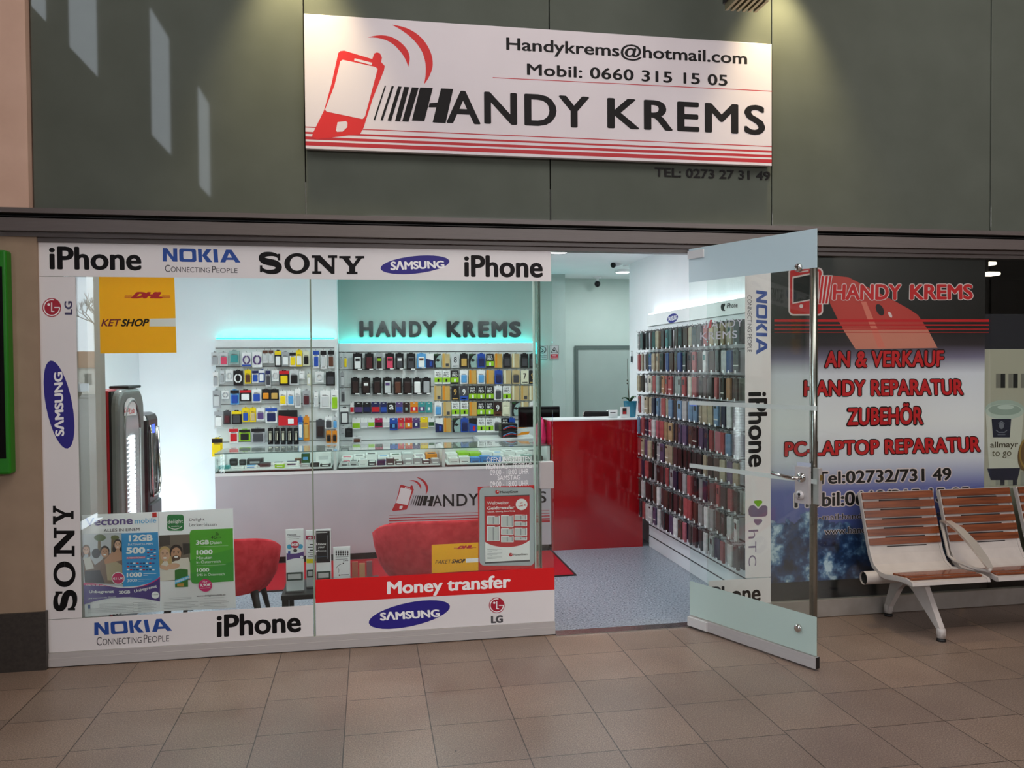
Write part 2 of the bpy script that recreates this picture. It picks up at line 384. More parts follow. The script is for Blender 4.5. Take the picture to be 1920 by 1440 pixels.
def lg_disc(a, u, v, r, rot=0):
    a.ell(u, v, r, r, flat((165, 22, 48), .45)); a.up(); a.ring(u, v, r*.78, r*.9, WINK, 0+rot, 285+rot, 30)
    def q(x, y):
        t = math.radians(rot); return (u+r*(x*math.cos(t)-y*math.sin(t)), v+r*(x*math.sin(t)+y*math.cos(t)))
    a.line([q(.3, 0), q(.84, 0)], r*.12, WINK); a.line([q(0, -.5), q(0, .42), q(.25, .42)], r*.12, WINK); a.ell(*q(-.32, -.32), r*.14, r*.14, WINK)
def phone_logo(a, red, screen, strokes=INK, bars=True):
    a.poly([(155, 207), (163, 200), (178, 198), (288, 231), (296, 209), (306, 205), (318, 208), (326, 225), (323, 243), (337, 258), (334, 275), (290, 385), (254, 500), (240, 525), (70, 545), (52, 534), (56, 520), (100, 430), (128, 330)], red)
    a.poly(bez([(365, 97), (450, 105), (495, 165), (530, 215), (524, 262), (516, 300), (490, 331), (508, 260), (484, 205), (452, 140), (365, 97)]), red)
    a.poly(bez([(270, 147), (345, 122), (398, 165), (440, 200), (434, 238), (432, 252), (428, 262), (420, 225), (392, 195), (350, 142), (270, 147)]), red); a.up()
    a.poly([(163, 240), (172, 234), (300, 262), (309, 270), (305, 285), (260, 455), (250, 466), (110, 437), (103, 430), (140, 335)], screen)
    a.poly([(219, 228), (288, 246), (286, 255), (217, 237)], screen)
    a.poly([(152, 478), (185, 474), (191, 480), (190, 498), (172, 515), (150, 516), (146, 510)], screen)
    if bars:
        for b0, b1, t0, t1 in ((293, 299, 337, 342), (320, 329, 364, 373), (348, 362, 389, 403), (377, 397, 413, 433), (405, 430, 443, 470)):
            a.poly([(t0, 335+(t0-337)*.06), (t1, 335+(t1-337)*.06), (b1, 470+(b1-293)*.05), (b0, 469+(b0-293)*.05)], strokes)
        a.poly([(475, 342), (525, 344), (492, 474), (443, 472)], strokes); a.poly([(557, 346), (605, 348), (575, 482), (524, 479)], strokes)
        a.poly([(512, 404), (560, 400), (556, 420), (508, 420)], strokes)

# ------------------------------------------------------------------ the setting: hall
b = B(); b.box(-3.0, 11, -9, 5.0, -.05, 0, tile_floor()); struct('floor', b)
b = B(); b.box(-1.9, 3.4, 5.005, 9.5, -.05, 0, terrazzo()); struct('floor_shop', b)
b = B(); b.box(-1.9+3.04, 2.16, 4.96, 5.05, 0, .006, STEEL); struct('trim_4', b)          # door threshold
def zz(v, y=4.93, u=960): return W(u, v, y=y).z
b = B(); seams = [-1.845, -.356, 1.128, 2.612, 4.232, 5.72]
wf = sroot('wall_front', (2, 5, 2.6))
for x0, x1 in zip(seams, seams[1:]):
    b = B(); b.bbox(x0+.003, x1-.003, 5.0, 5.04, 2.6, 6.9, PANEL, .004); ob('cladding_panel', b, wf)
b = B(); b.box(-1.85, 11, 5.041, 5.06, 2.45, 7.5, BLACK); ob('backing', b, wf)
b = B(); b.box(5.73, 11, 5.0, 5.04, 2.6, 7.0, PANEL); ob('cladding_panel', b, wf)
hd = sroot('trim_1', (2, 4.95, 2.4))
h0, h1, h2, h3, h4, h5 = zz(411), zz(419.5), zz(428.5), zz(450), zz(460, 4.965), zz(469, 4.99)
b = B(); b.box(-2.1, 11, 4.93, 5.06, h1, h0, ALU); ob('upper_rail', b, hd)
b = B(); b.box(-2.1, 11, 4.985, 5.06, h2, h1, BLACK); b.box(-2.1, 11, 4.955, 4.985, (h1+h2)/2-.003, (h1+h2)/2+.002, DARK); ob('track_groove', b, hd)
b = B(); b.box(-2.1, 11, 4.93, 5.06, h3, h2, ALU); ob('lower_rail', b, hd)
b = B(); b.box(-2.1, 11, 4.965, 5.06, h4, h3, ALU); ob('soffit_strip', b, hd)
b = B(); b.box(-1.835, 11, 4.988, 5.06, h5, h4, ALU); ob('window_head', b, hd)
# left pillar and hall walls
b = B(); b.box(-3.05, -1.822, 4.975, 5.5, .33, h4, BEIGE); struct('wall_left', b)
b = B(); b.box(-3.05, -1.81, 4.96, 5.4, 0, .33, STONE); struct('baseboard_left', b)
b = B(); b.box(-3.05, -1.85, 4.955, 5.5, h0, 7.5, PINKW); struct('wall_left_upper', b)
HW = noisy('hall_wall', (88, 82, 76), (98, 91, 85), 4, .7, .2)
hl = sroot('wall_hall_left', (-3, -2, 0)); zs = 1.7+10.24*(W(186, 155, y=5).z-1.7)/5
b = B(); b.box(-3.06, -3, -9, .07, 0, zs, HW); b.box(-3.06, -3, .07, 4.96, 3.0, zs, HW); b.box(-3.06, -3, 1.15, 4.96, 0, 3.0, HW)
for y0, y1 in ((-9, -7.4), (-5.7, -3.8), (-2.4, -.24), (.85, 1.30), (2.3, 4.96)): b.box(-3.06, -3, y0, y1, zs, 7.5, HW)
ob('masonry', b, hl)
b = B(); b.box(-3.4, 11.3, -9.3, -9, 0, 7.5, HW); struct('wall_back', b)
b = B(); b.box(11, 11.3, -9, 5, 0, 7.5, HW); struct('wall_right', b)
b = B(); b.box(-3.4, 11.3, -9.3, 5.06, 7.5, 7.7, noisy('hall_ceiling', (120, 116, 110), (128, 124, 118), 3, .8, .2)); struct('ceiling', b)

# ------------------------------------------------------------------ the setting: shop front glass
def pane(name, x0, x1, z0, z1, y=5.0): return struct(name, B().box(x0, x1, y, y+.012, z0, z1, GLASS))
pane('window_1', -1.82, -.341, .083, 2.425); pane('window_2', -.333, 1.135, .083, 2.425)
pane('window_3', 2.165, 2.603, .083, 2.425); pane('window_4', 2.61, 4.232, .10, 2.43); pane('window_5', 4.245, 5.9, .10, 2.43)
GLE = flat((140, 154, 136), .2, spec=.6, name='glass_edge')
b = B(); b.box(-.341, -.333, 4.998, 5.013, .083, 2.425, GLE); struct('trim_2', b)
b = B(); b.box(1.035, 1.05, 5.014, 5.10, .42, 2.42, frosted('glass_fin', (150, 178, 162), .35)); b.box(1.018, 1.026, 5.014, 5.05, .42, 2.42, flat((196, 214, 204), .3)); b.box(1.056, 1.062, 5.014, 5.09, .42, 2.42, flat((74, 92, 80), .3)); struct('trim_3', b)
s0 = sroot('trim_5', (0, 5, 0))
b = B(); b.box(-1.826, 1.139, 4.985, 5.03, .006, .052, SILLM); b.box(-1.826, 1.139, 4.989, 5.03, .052, .083, SILLM); b.box(-1.826, 1.139, 4.995, 5.03, 0, .006, BLACK); ob('sill_rail', b, s0)
s0 = sroot('trim_6', (4, 5, 0))
b = B(); b.box(2.165, 11, 4.985, 5.03, .004, .115, noisy('grey_sill', (134, 126, 120), (146, 138, 132), 10, .4, .4)); b.box(2.165, 11, 4.995, 5.03, 0, .004, BLACK); ob('sill_rail', b, s0)

# ------------------------------------------------------------------ the setting: shop interior
b = B(); b.box(-1.9, -1.585, 5.03, 5.34, 0, 2.75, noisy('alcove_wall', (150, 146, 138), (158, 153, 145), 3, .6, .3)); struct('wall_shop_left_front', b)
b = B(); b.box(-2.35, -2.25, 5.34, 8.7, 0, 2.75, WHITE); b.box(-2.35, -1.9, 5.24, 5.34, 0, 2.75, WHITE); struct('wall_shop_left', b)
b = B(); b.box(-2.25, -.315, 8.65, 8.75, 0, 2.75, WHITE); struct('wall_shop_back_left', b)
b = B(); b.box(-.315, 2.18, 8.95, 9.05, 0, 2.75, TEAL); b.box(-.40, -.315, 8.75, 9.05, 0, 2.75, WHITE); struct('wall_shop_back', b)
b = B(); b.box(2.18, 3.5, 9.4, 9.5, 0, 2.75, TEAL2); b.box(2.10, 2.18, 9.05, 9.5, 0, 2.75, TEAL2); struct('wall_shop_back_right', b)
b = B(); b.box(2.62, 3.4, 5.06, 8.0, 0, 2.75, WHITE); b.box(3.4, 3.5, 8.0, 9.4, 0, 2.75, TEAL2); struct('wall_shop_right', b)
b = B(); b.box(-2.35, 3.5, 5.06, 9.5, 2.72, 2.8, WHITE); struct('ceiling_shop', b)
b = B(); b.box(-1.9, 2.7, 5.03, 5.06, 2.43, 2.8, WHITE); struct('wall_shop_front', b)
d2 = sroot('door_2', (2.7, 9.36, 0)); DFR = flat((92, 106, 102), .45, name='door_frame')
b = B(); zt = W(1110, 648, y=9.36).z; b.box(2.40, 2.435, 9.36, 9.4, 0, zt, DFR); b.box(2.435, 3.3, 9.36, 9.4, zt-.04, zt, DFR); ob('frame', b, d2)
b = B(); b.box(2.435, 3.3, 9.375, 9.4, 0, zt-.04, DOORG); ob('leaf', b, d2)

# ------------------------------------------------------------------ the open glass door
HX, HY = 2.034, 4.975; DD = Vector((.4133, -.9106, 0)).normalized(); DN = Vector((DD.y, -DD.x, 0))   # DN: face seen from the hall
DL = .941; DO = Vector((HX, HY, 0))
def dbox(b, s0, s1, t0, t1, n0, n1, m):
    v = [DO+DD*s+DN*n+Vector((0, 0, t)) for s in (s0, s1) for n in (n0, n1) for t in (t0, t1)]
    return b.add(v, [(0, 1, 3, 2), (4, 6, 7, 5), (0, 4, 5, 1), (2, 3, 7, 6), (0, 2, 6, 4), (1, 5, 7, 3)], m)
def dp(s, t, n): return DO+DD*s+DN*n+Vector((0, 0, t))
d1 = sroot('door_1', (HX, HY, 0))
ob('glass_pane', dbox(B(), 0, DL, .075, 2.435, -.006, .006, GLASS), d1)
ob('frosted_band', dbox(B(), 0.0, DL, 2.222, 2.435, .0065, .0085, frosted('frosted_film', (205, 226, 232), .88)), d1)
ob('frosted_band', dbox(B(), 0.0, DL, .082, .300, .0065, .0085, frosted('frosted_film_low', (196, 216, 208), .85)), d1)
STR = frosted('frosted_stripe', (214, 224, 220), .62)
for t in (1.452, 1.048): ob('frosted_stripe', dbox(B(), 0, DL, t-.013, t+.013, .0065, .008, STR), d1)
b = dbox(B(), 0, DL, .012, .075, -.016, .016, SILLM); dbox(b, DL, DL+.002, .012, .075, -.016, .016, DARK); ob('bottom_rail', b, d1)
b = dbox(B(), 0, .16, .016, .072, .0162, .03, flat((214, 212, 210), .3, .2)); ob('pivot_cover', b, d1)
b = dbox(B(), 0, .13, 2.37, 2.42, -.02, .02, flat((214, 214, 214), .4)); ob('top_clamp', b, d1)
for nn in (-.05,):
    b = B(); b.tube([dp(.878, .14, nn), dp(.878, 2.33, nn)], .021, STEEL, 20)
    for t in (.21, 2.27): b.tube([dp(.878, t, -.006), dp(.878, t, nn)], .009, CHROME, 10)
    ob('pull_bar', b, d1)
for t in (2.232, .21):
    b = B(); b.tube([dp(.825, t, .0), dp(.825, t, .018), dp(.825, t, .026), dp(.825, t, .028)], [.024, .024, .018, .008], CHROME, 18); ob('bolt_cap', b, d1)
LK = flat((196, 190, 190), .35, .3, name='lock_case')
lock = ob('lock_case', dbox(B(), .815, .905, .92, 1.125, .009, .03, LK), d1)
b = B(); b.tube([dp(.86, 1.065, .03), dp(.86, 1.065, .04)], .027, CHROME, 18); b.tube([dp(.86, 1.065, .04), dp(.86, 1.065, .075), dp(.835, 1.065, .085), dp(.77, 1.07, .085), dp(.70, 1.08, .083)], .0105, CHROME, 12); ob('lever_handle', b, lock)
b = B(); b.tube([dp(.852, .965, .03), dp(.852, .965, .042)], .026, LK, 18); b.tube([dp(.852, .972, .042), dp(.852, .972, .044)], .009, DARK, 12); dbox(b, .849, .855, .952, .972, .042, .044, DARK); ob('lock_cylinder', b, lock)
b = dbox(B(), .905, .945, .92, 1.12, -.034, -.009, LK); ob('inner_lock_case', b, d1)
b = dbox(B(), .9455, .953, 1.055, 1.085, -.028, -.014, flat((190, 160, 96), .3, .8)); ob('latch', b, d1)
b = dbox(B(), .815, .905, 1.127, 1.147, .009, .0105, flat((178, 184, 200), .45)); lb = ob('push_label', b, d1)
DF = dict(O=DO+DN*.0092, ex=DD)
a = Art(O=DO+DN*.0115, ex=DD, crop=(1440, 860, 14.4)); a.text('Dr\u00fccken', 990, 305, 1215, 385, INK, .01); a.out('lettering', lb)
a = Art(**DF, crop=(1160, 540, 4.5)); GV = flat((196, 197, 204), .5)
a.text('ANDY', 778, 268, 1040, 335, GV, quad=[(790, 280), (1048, 258), (1048, 325), (778, 340)], sp=1.15)
a.text('KREMS', 0, 0, 0, 0, GV, .01, quad=[(690, 375), (1000, 358), (1000, 422), (688, 440)], sp=1.1)
for k in range(2): a.poly([(738+k*24, 275), (746+k*24+k*4, 275), (724+k*24+k*4, 340), (714+k*24, 340)], GV)
a.poly([(772, 268), (790, 268), (776, 340), (758, 340)], flat((190, 90, 92), .5))
logo = a.out('door_lettering', d1, 'grey shop name lettering')

# ------------------------------------------------------------------ signs on the cladding
t = thing('shop_sign', 'long white shop sign with red phone emblem on the dark cladding', 'sign', (1.1, 4.95, 2.97))
b = B(); pts = [W(569, 27, y=4.95), W(1447, 81, y=4.95), W(1447, 308, y=4.95), W(574, 282, y=4.95)]
x0, x1, z0, z1 = -.35, 2.586, (pts[2].z+pts[3].z)/2, (pts[0].z+pts[1].z)/2
b.bbox(x0, x1, 4.95, 4.985, z0, z1, noisy('sign_board', (212, 202, 205), (218, 208, 211), 2, .4, .4), .002); ob('board', b, t)
for x in (-.2, 1.1, 2.45): b = B(); b.box(x-.02, x+.02, 4.985, 5.0, z0+.1, z1-.1, DARK); ob('mount', b, t)
a = Art(O=(0, 4.9495, 0), crop=(560, 0, 2.087)); phone_logo(a, RINK, flat((216, 206, 209), .4)); a.out('emblem', t, 'red mobile phone with signal arcs and black bars')
a = Art(O=(0, 4.9499, 0), crop=(560, 0, 2.087), step=.0002); DR = flat((178, 26, 36), .45)
zl = [z0+.125, z0+.092, z0+.062, z0+.030]; th = [.006, .012, .017, .024]
for z, h in zip(zl, th): a.poly([(x0, z-h/2), (x1, z-h/2), (x1, z+h/2), (x0, z+h/2)], DR, False)
a.line([(760, 304), (1852, 357)], 3, DR); a.out('stripes', t)
a = Art(O=(0, 4.9493, 0), crop=(560, 0, 2.087))
a.text('Handykrems@hotmail.com', 812, 143, 1755, 266, INK, .022)
a.text('Mobil: 0660 315 15 05', 893, 248, 1678, 337, INK, .024, sp=1.05)
a.text('A', 577, 352, 712, 487, INK, .022); a.text('NDY', 725, 358, 1138, 502, INK, .026, sp=1.1); a.text('KREMS', 1207, 381, 1826, 530, INK, .026, sp=1.12)
a.out('lettering', t)
a = Art(O=(0, 4.998, 0), crop=(560, 0, 2.087), step=.0002); a.text('TEL: 0273 27 31 49', 1392, 655, 1845, 706, INK, .024, ext=.003)
solo('phone_number_lettering', a.b, 'black raised phone number lettering below the long shop sign', 'lettering')
# spot lamp above the sign
t = thing('spot_lamp', 'louvred spot lamp at the top edge above the white sign', 'lamp', (2.2, 4.5, 3.8))
b = B(); b.box(2.09, 2.31, 4.42, 4.60, 3.83, 4.6, DARK); ob('housing', b, t)
for k in range(6): b = B(); b.box(2.10+k*.036, 2.118+k*.036, 4.43, 4.59, 3.79, 3.83, flat((150, 142, 110), .3, .5)); ob('louvre', b, t)

# ------------------------------------------------------------------ vinyl on the shop windows
Y0 = 4.9985
def decal(name, label, cat, quads, prints):
    """quads: rectangles (x0,x1,z0,z1); prints: functions drawing on the sheet"""
    xs = [q[0] for q in quads]; t = thing(name, label, cat, ((min(xs)+max(q[1] for q in quads))/2, Y0, min(q[2] for q in quads)))
    b = B()
    for q in quads: b.box(q[0], q[1], Y0-.001, Y0+.0012, q[2], q[3], q[4] if len(q) > 4 else VINYL)
    ob('sheet', b, t)
    for nm, crop, fn in prints:
        a = Art(O=(0, Y0-.0013, 0), crop=crop, step=.0003); fn(a); a.out(nm, t)
    return t
zt_, zb_ = 2.418, 2.222
c4 = (0, 430, 3); c7 = (480, 380, 8); c5 = (60, 850, 3.2); c8 = (560, 830, 3.6); c1 = (0, 0, 1)
def people(a, x0, x1, x2, x3, y, h, m):     # C ONNECTING P EOPLE in small capitals, rising by the crop's slope
    pass
def conn(a, tl, tr, br, bl):
    def q(s0, s1, t0):
        f = lambda p, r, s: (p[0]+(r[0]-p[0])*s, p[1]+(r[1]-p[1])*s)
        A, Bq, Cq, Dq = f(tl, tr, s0), f(tl, tr, s1), f(bl, br, s1), f(bl, br, s0)
        return [f(Dq, A, t0), f(Cq, Bq, t0), Cq, Dq]
    for s, s0, s1, h in (('C', 0, .07, 1), ('ONNECTING', .08, .62, .76), ('P', .65, .70, 1), ('EOPLE', .71, 1, .76)): a.text(s, 0, 0, 0, 0, GINK, -.004, quad=q(s0, s1, h))
decal('window_banner', 'long white banner across the top of the shop windows with five maker names', 'window banner', [(-1.833, 1.129, zb_, zt_)], [
    ('phone_lettering', c4, lambda a: a.text('iPhone', 275, 95, 797, 233, INK, .032)),
    ('maker_logo', c4, lambda a: (nokia(a, [(915, 105), (1345, 116), (1353, 187), (915, 181)], NOK), conn(a, (928, 199), (1336, 211), (1336, 246), (928, 240)))),
    ('maker_logo', c7, lambda a: (serif(a, 'S', 48, 748, 380, 1058, INK), serif(a, 'O', 425, 757, 806, 1070, INK), serif(a, 'N', 835, 790, 1218, 1068, INK), serif(a, 'Y', 1248, 800, 1625, 1072, INK))),
    ('maker_logo', c1, lambda a: samsung(a, 778, 496.5, 65, 16.5, -6, [(732, 489.5), (832, 488), (834, 502.5), (732, 507)])),
    ('phone_lettering', c1, lambda a: a.text('iPhone', 870, 478, 1018, 521, INK, .032))])
x0l, x1l = -1.82, -1.632
decal('window_banner', 'white vertical banner down the left window edge with upright blue oval logo', 'window banner', [(-1.824, x1l, .275, zb_-.002)], [
    ('maker_logo', c4, lambda a: (lg_disc(a, 291, 440, 53), a.text('LG', 362, 404, 408, 480, flat((66, 60, 96), .5), .04, rot='ccw'))),
    ('maker_logo', c4, lambda a: samsung(a, 332, 986, 252, 74, 79, [(300, 805), (352, 800), (362, 1162), (308, 1166)], 'ccw')),
    ('maker_logo', c5, lambda a: (serif(a, 'Y', 125, 315, 250, 428, INK, 'ccw'), serif(a, 'N', 130, 446, 256, 622, INK, 'ccw'), serif(a, 'O', 128, 648, 262, 803, INK, 'ccw'), serif(a, 'S', 132, 822, 266, 945, INK, 'ccw')))])
decal('window_banner', 'low white banner at the foot of the left window, below the two posters', 'window banner', [(-1.822, -.344, .085, .272)], [
    ('maker_logo', c5, lambda a: (nokia(a, [(374, 1016), (822, 990), (842, 1064), (374, 1092)], NOK), conn(a, (388, 1103), (823, 1080), (823, 1128), (388, 1154)))),
    ('phone_lettering', c5, lambda a: a.text('iPhone', 0, 0, 0, 0, INK, .032, quad=[(1108, 968), (1612, 946), (1616, 1072), (1108, 1106)]))])
REDV = noisy('red_vinyl', (214, 14, 20), (222, 20, 26), 2, .38, .45)
decal('window_banner', 'white and red window banner reading Money transfer beside the doorway', 'window banner', [(-.330, 1.138, .085, .284), (-.330, 1.138, .284, .424, REDV)], [
    ('money_lettering', c8, lambda a: a.text('Money transfer', 0, 0, 0, 0, WINK, .036, quad=[(597, 937), (1432, 890), (1432, 1006), (597, 1050)])),
    ('maker_logo', c8, lambda a: samsung(a, 747, 1160, 280, 80, -12, [(548, 1145), (948, 1122), (956, 1176), (550, 1202)])),
    ('maker_logo', c8, lambda a: (lg_disc(a, 1337, 1098, 53), a.text('LG', 1298, 1169, 1379, 1215, GINK, .06)))])
c4r = (1260, 420, 3); c5r = (1260, 860, 3.43)
HTCP = flat((122, 106, 130), .45); HTCG = flat((118, 172, 30), .45)
def htc(a):
    a.poly([(525, 278), (530, 270), (545, 268), (572, 268), (582, 275), (580, 284), (560, 308), (548, 308)], HTCG)
    a.poly([(498, 306), (520, 298), (532, 303), (554, 324), (578, 302), (602, 300), (614, 310), (614, 355), (604, 370), (580, 374), (510, 374), (494, 362), (490, 330)], HTCP)
    a.poly([(524, 398), (530, 389), (575, 389), (582, 397), (578, 408), (558, 428), (546, 428), (530, 412)], HTCP)
    w_ = 12; a.line([(492, 464), (552, 464)], w_, HTCP); a.line([(518, 464), (518, 500), (523, 505), (540, 505)], w_, HTCP) ; a.line([(492, 505), (540, 505)], w_, HTCP) if False else None
    a.line([(496, 535), (496, 600)], w_, HTCP); a.line([(496, 568), (540, 568)], w_, HTCP)
    a.line([(534, 684), (534, 640), (528, 632), (502, 632), (496, 640), (496, 684)], w_, HTCP)
def htcw(a):
    a.text('h', 492, 458, 554, 512, HTCP, .0, rot='cw'); a.text('T', 492, 535, 542, 600, HTCP, 0, rot='cw'); a.text('C', 492, 622, 542, 688, HTCP, 0, rot='cw')
XL = W(1397, 800, y=5).x; XR = 2.603
decal('window_banner', 'white vertical banner right of the doorway with sideways maker names, behind the door', 'window banner', [(XL, XR, .29, 2.30)], [
    ('maker_logo', c4r, lambda a: (nokia(a, [(474, 372), (535, 380), (536, 734), (474, 734)], NOK, 'cw'), a.text('CONNECTING PEOPLE', 424, 402, 448, 720, GINK, -.004, rot='cw'))),
    ('phone_lettering', c4r, lambda a: a.text('iPhone', 428, 945, 536, 1365, INK, .032, rot='cw')),
    ('maker_logo', c5r, lambda a: (a.poly([(525, 278), (530, 270), (545, 268), (572, 268), (582, 275), (580, 284), (560, 308), (548, 308)], HTCG),
        a.poly([(498, 306), (520, 298), (532, 303), (554, 324), (578, 302), (602, 300), (614, 310), (614, 355), (604, 370), (580, 374), (510, 374), (494, 362), (490, 330)], HTCP),
        a.poly([(524, 398), (530, 389), (575, 389), (582, 397), (578, 408), (558, 428), (546, 428), (530, 412)], HTCP), htcw(a)))])
decal('window_banner', 'white low banner right of the doorway, mostly hidden behind the open door', 'window banner', [(2.168, 2.603, .118, .285)], [
    ('phone_lettering', c5r, lambda a: a.text('iPhone', 225, 826, 570, 918, INK, .032))])
a = Art(O=(0, Y0, 0), crop=c8); WI2 = flat((250, 250, 250), .5, name='white_vinyl_letters')
for s, u0, v0, u1, v1 in (('\u00d6FFNUNGSZEITEN', 1268, 92, 1570, 126), ('MONTAG - FREITAG', 1265, 144, 1572, 171), ('09:00 - 18:00 UHR', 1292, 183, 1553, 211), ('SAMSTAG', 1342, 222, 1496, 249), ('09:00 - 18:00 UHR', 1292, 262, 1553, 291)):
    a.text(s, u0, v0, u1, v1, WI2, -.006)
solo('opening_hours_lettering', a.b, 'white opening hours lettering on the glass above the money transfer frame', 'lettering')
t = thing('strike_box', 'light grey lock box on the glass edge beside the doorway', 'lock box', (1.10, 5.0, .90))
p0, p1 = W(1012, 866, y=4.98), W(1037, 916, y=4.98)
b = B(); b.bbox(p0.x, p1.x+.006, 4.975, 5.035, p1.z, p0.z, LK, .004); ob('case', b, t); b = B(); b.box(p1.x+.0061, p1.x+.008, 4.985, 5.02, p0.z-.07, p0.z-.02, DARK); ob('slot', b, t)

# ------------------------------------------------------------------ posters and cards behind the glass
def sheet(name, label, cat, y, quad, crop, fn, m=PAPER, thick=.0015, art='print'):
    ps = [W(crop[0]+u/crop[2], crop[1]+v/crop[2], y=y) for u, v in quad]
    t = thing(name, label, cat, ((ps[2].x+ps[3].x)/2, y, min(p.z for p in ps)))
    ob('sheet', B().prism([tuple(p) for p in ps], (0, thick, 0), m), t)
    a = Art(O=(0, y-.0006, 0), crop=crop, step=.0003); fn(a); a.out(art, t); return t
V = (150, 950, 6.4)
SK = flat((196, 146, 116), .5); SK2 = flat((214, 168, 140), .5); HR = flat((46, 34, 30), .5); HB = flat((150, 112, 74), .5)
def face(a, u, v, r, skin, hair, tilt=0, beard=False, long=False):
    a.ell(u, v-r*.25, r*1.02, r*1.15, hair, tilt)
    if long: a.ell(u-r*.75, v+r*.7, r*.5, r*1.3, hair, 12); a.ell(u+r*.7, v+r*.6, r*.4, r*1.2, hair, -10)
    a.up(); a.ell(u, v+r*.08, r*.8, r*1.04, skin, tilt); a.up()
    if beard: a.ell(u, v+r*.72, r*.62, r*.42, flat((92, 66, 52), .5)); a.up()
    for s in (-1, 1): a.ell(u+s*r*.34, v-r*.08, r*.11, r*.06, HR); a.line([(u+s*r*.2, v-r*.26), (u+s*r*.5, v-r*.28)], r*.08, HR)
    a.poly([(u-r*.05, v), (u+r*.06, v), (u+r*.12, v+r*.3), (u-r*.1, v+r*.3)], flat((178, 126, 98), .5)); a.ell(u, v+r*.55, r*.32, r*.13, WINK)
TXG = flat((120, 120, 126), .5)
def vectone(a):
    P1 = flat((74, 52, 128), .45); CY = flat((40, 150, 214), .45); MG = flat((206, 30, 106), .45); LB = flat((92, 176, 222), .45)
    a.poly([(30, 330), (500, 312), (518, 960), (45, 915)], flat((196, 198, 204), .5)); a.up()
    for u in (232, 392, 428): a.poly([(u-16, 345), (u+16, 345), (u+20, 560), (u-20, 560)], flat((120, 100, 66), .5))
    a.ell(240, 372, 70, 40, flat((88, 104, 58), .5)); a.ell(420, 372, 50, 30, flat((96, 104, 56), .5)); a.up()
    a.poly([(38, 640), (110, 590), (180, 700), (260, 640), (320, 560), (420, 560), (504, 540), (514, 930), (60, 915)], flat((126, 100, 84), .5)); a.up()
    a.poly([(42, 620), (120, 600), (170, 740), (70, 760)], flat((214, 208, 200), .5)); a.poly([(300, 640), (400, 640), (505, 700), (512, 900), (330, 880)], flat((178, 160, 128), .5)); a.poly([(400, 530), (500, 490), (504, 640), (300, 690), (290, 640)], SK); a.up()
    a.poly([(60, 770), (240, 760), (300, 920), (60, 905)], flat((58, 50, 52), .5)); a.up()
    face(a, 75, 520, 46, SK2, flat((112, 78, 52), .5), 0, long=True); a.up(); a.ell(195, 560, 52, 58, HR); a.up(); face(a, 300, 545, 56, SK, HR); a.up(); face(a, 455, 455, 48, SK2, HR, long=True); a.up()
    a.poly([(500, 318), (938, 303), (962, 830), (900, 900), (700, 948), (518, 960)], CY); a.up()
    a.poly(bez([(45, 915), (200, 912), (330, 945), (600, 1010), (800, 930), (930, 870), (962, 835)])+bez([(964, 860), (900, 930), (780, 960), (560, 1010), (330, 958), (200, 935), (48, 945)]), MG); a.up()
    a.poly(bez([(46, 940), (250, 938), (400, 962), (620, 990), (800, 945), (930, 885), (962, 850)])+bez([(962, 1135), (750, 1090), (600, 1082), (300, 1080), (50, 1172)]), P1); a.up()
    a.text('Vectone', 0, 0, 0, 0, P1, .03, quad=[(66, 135), (636, 112), (636, 208), (66, 230)]); a.text('mobile', 0, 0, 0, 0, LB, .015, quad=[(660, 140), (918, 130), (918, 190), (660, 202)])
    a.poly([(868, 70), (922, 66), (925, 122), (870, 126)], RINK); a.text('ALLES IN EINEM', 0, 0, 0, 0, GINK, .015, quad=[(288, 266), (718, 250), (718, 286), (288, 302)])
    a.text('12GB', 0, 0, 0, 0, WINK, .05, quad=[(590, 338), (876, 330), (876, 408), (590, 418)]); a.text('DATENVOLUMEN', 0, 0, 0, 0, WINK, .01, quad=[(580, 440), (874, 430), (874, 454), (580, 464)])
    a.text('500', 0, 0, 0, 0, WINK, .05, quad=[(558, 486), (786, 482), (786, 558), (558, 565)]); a.poly([(562, 602), (786, 594), (786, 618), (562, 626)], MG); a.up(); a.text('INTERNATIONALE', 0, 0, 0, 0, WINK, .02, quad=[(566, 604), (782, 597), (782, 615), (566, 622)])
    a.text('1000', 0, 0, 0, 0, WINK, .04, quad=[(565, 790), (748, 784), (748, 838), (565, 845)]); a.text('3000', 0, 0, 0, 0, WINK, .0, quad=[(568, 866), (690, 862), (690, 896), (568, 902)])
    for r, (v, n) in enumerate(((668, 9), (708, 8), (746, 9))):
        for k in range(n): a.poly([(566+k*38, v), (594+k*38, v-1), (594+k*38, v+14), (566+k*38, v+15)], (NOK, RINK, WINK, flat((30, 60, 100), .5))[(k*3+r) % 4])
    for r in range(4):
        for k in range(3): a.poly([(808+k*40, 508+r*36), (834+k*40, 507+r*36), (834+k*40, 519+r*36), (808+k*40, 520+r*36)], (WINK, RINK, NOK)[(k+r) % 3])
    for k in range(2): a.line([(765, 800+k*22), (915-k*100, 798+k*22)], 5, WINK); a.line([(700, 866+k*24), (860-k*90, 864+k*24)], 5, WINK)
    a.ell(462, 855, 78, 74, WINK); a.up(); a.ell(462, 855, 70, 66, flat((196, 30, 92), .45)); a.up(); a.text('\u20ac11,90', 0, 0, 0, 0, WINK, .03, quad=[(400, 845), (526, 840), (526, 872), (400, 878)])
    a.text('Oder f\u00fcr 6\u20ac mehr...', 0, 0, 0, 0, WINK, .0, quad=[(80, 925), (325, 930), (325, 950), (80, 946)])
    a.text('Unbegrenzt', 0, 0, 0, 0, WINK, .02, quad=[(114, 1002), (412, 994), (412, 1042), (114, 1044)]); a.text('20GB', 0, 0, 0, 0, WINK, .03, quad=[(470, 1006), (606, 1000), (606, 1036), (470, 1042)])
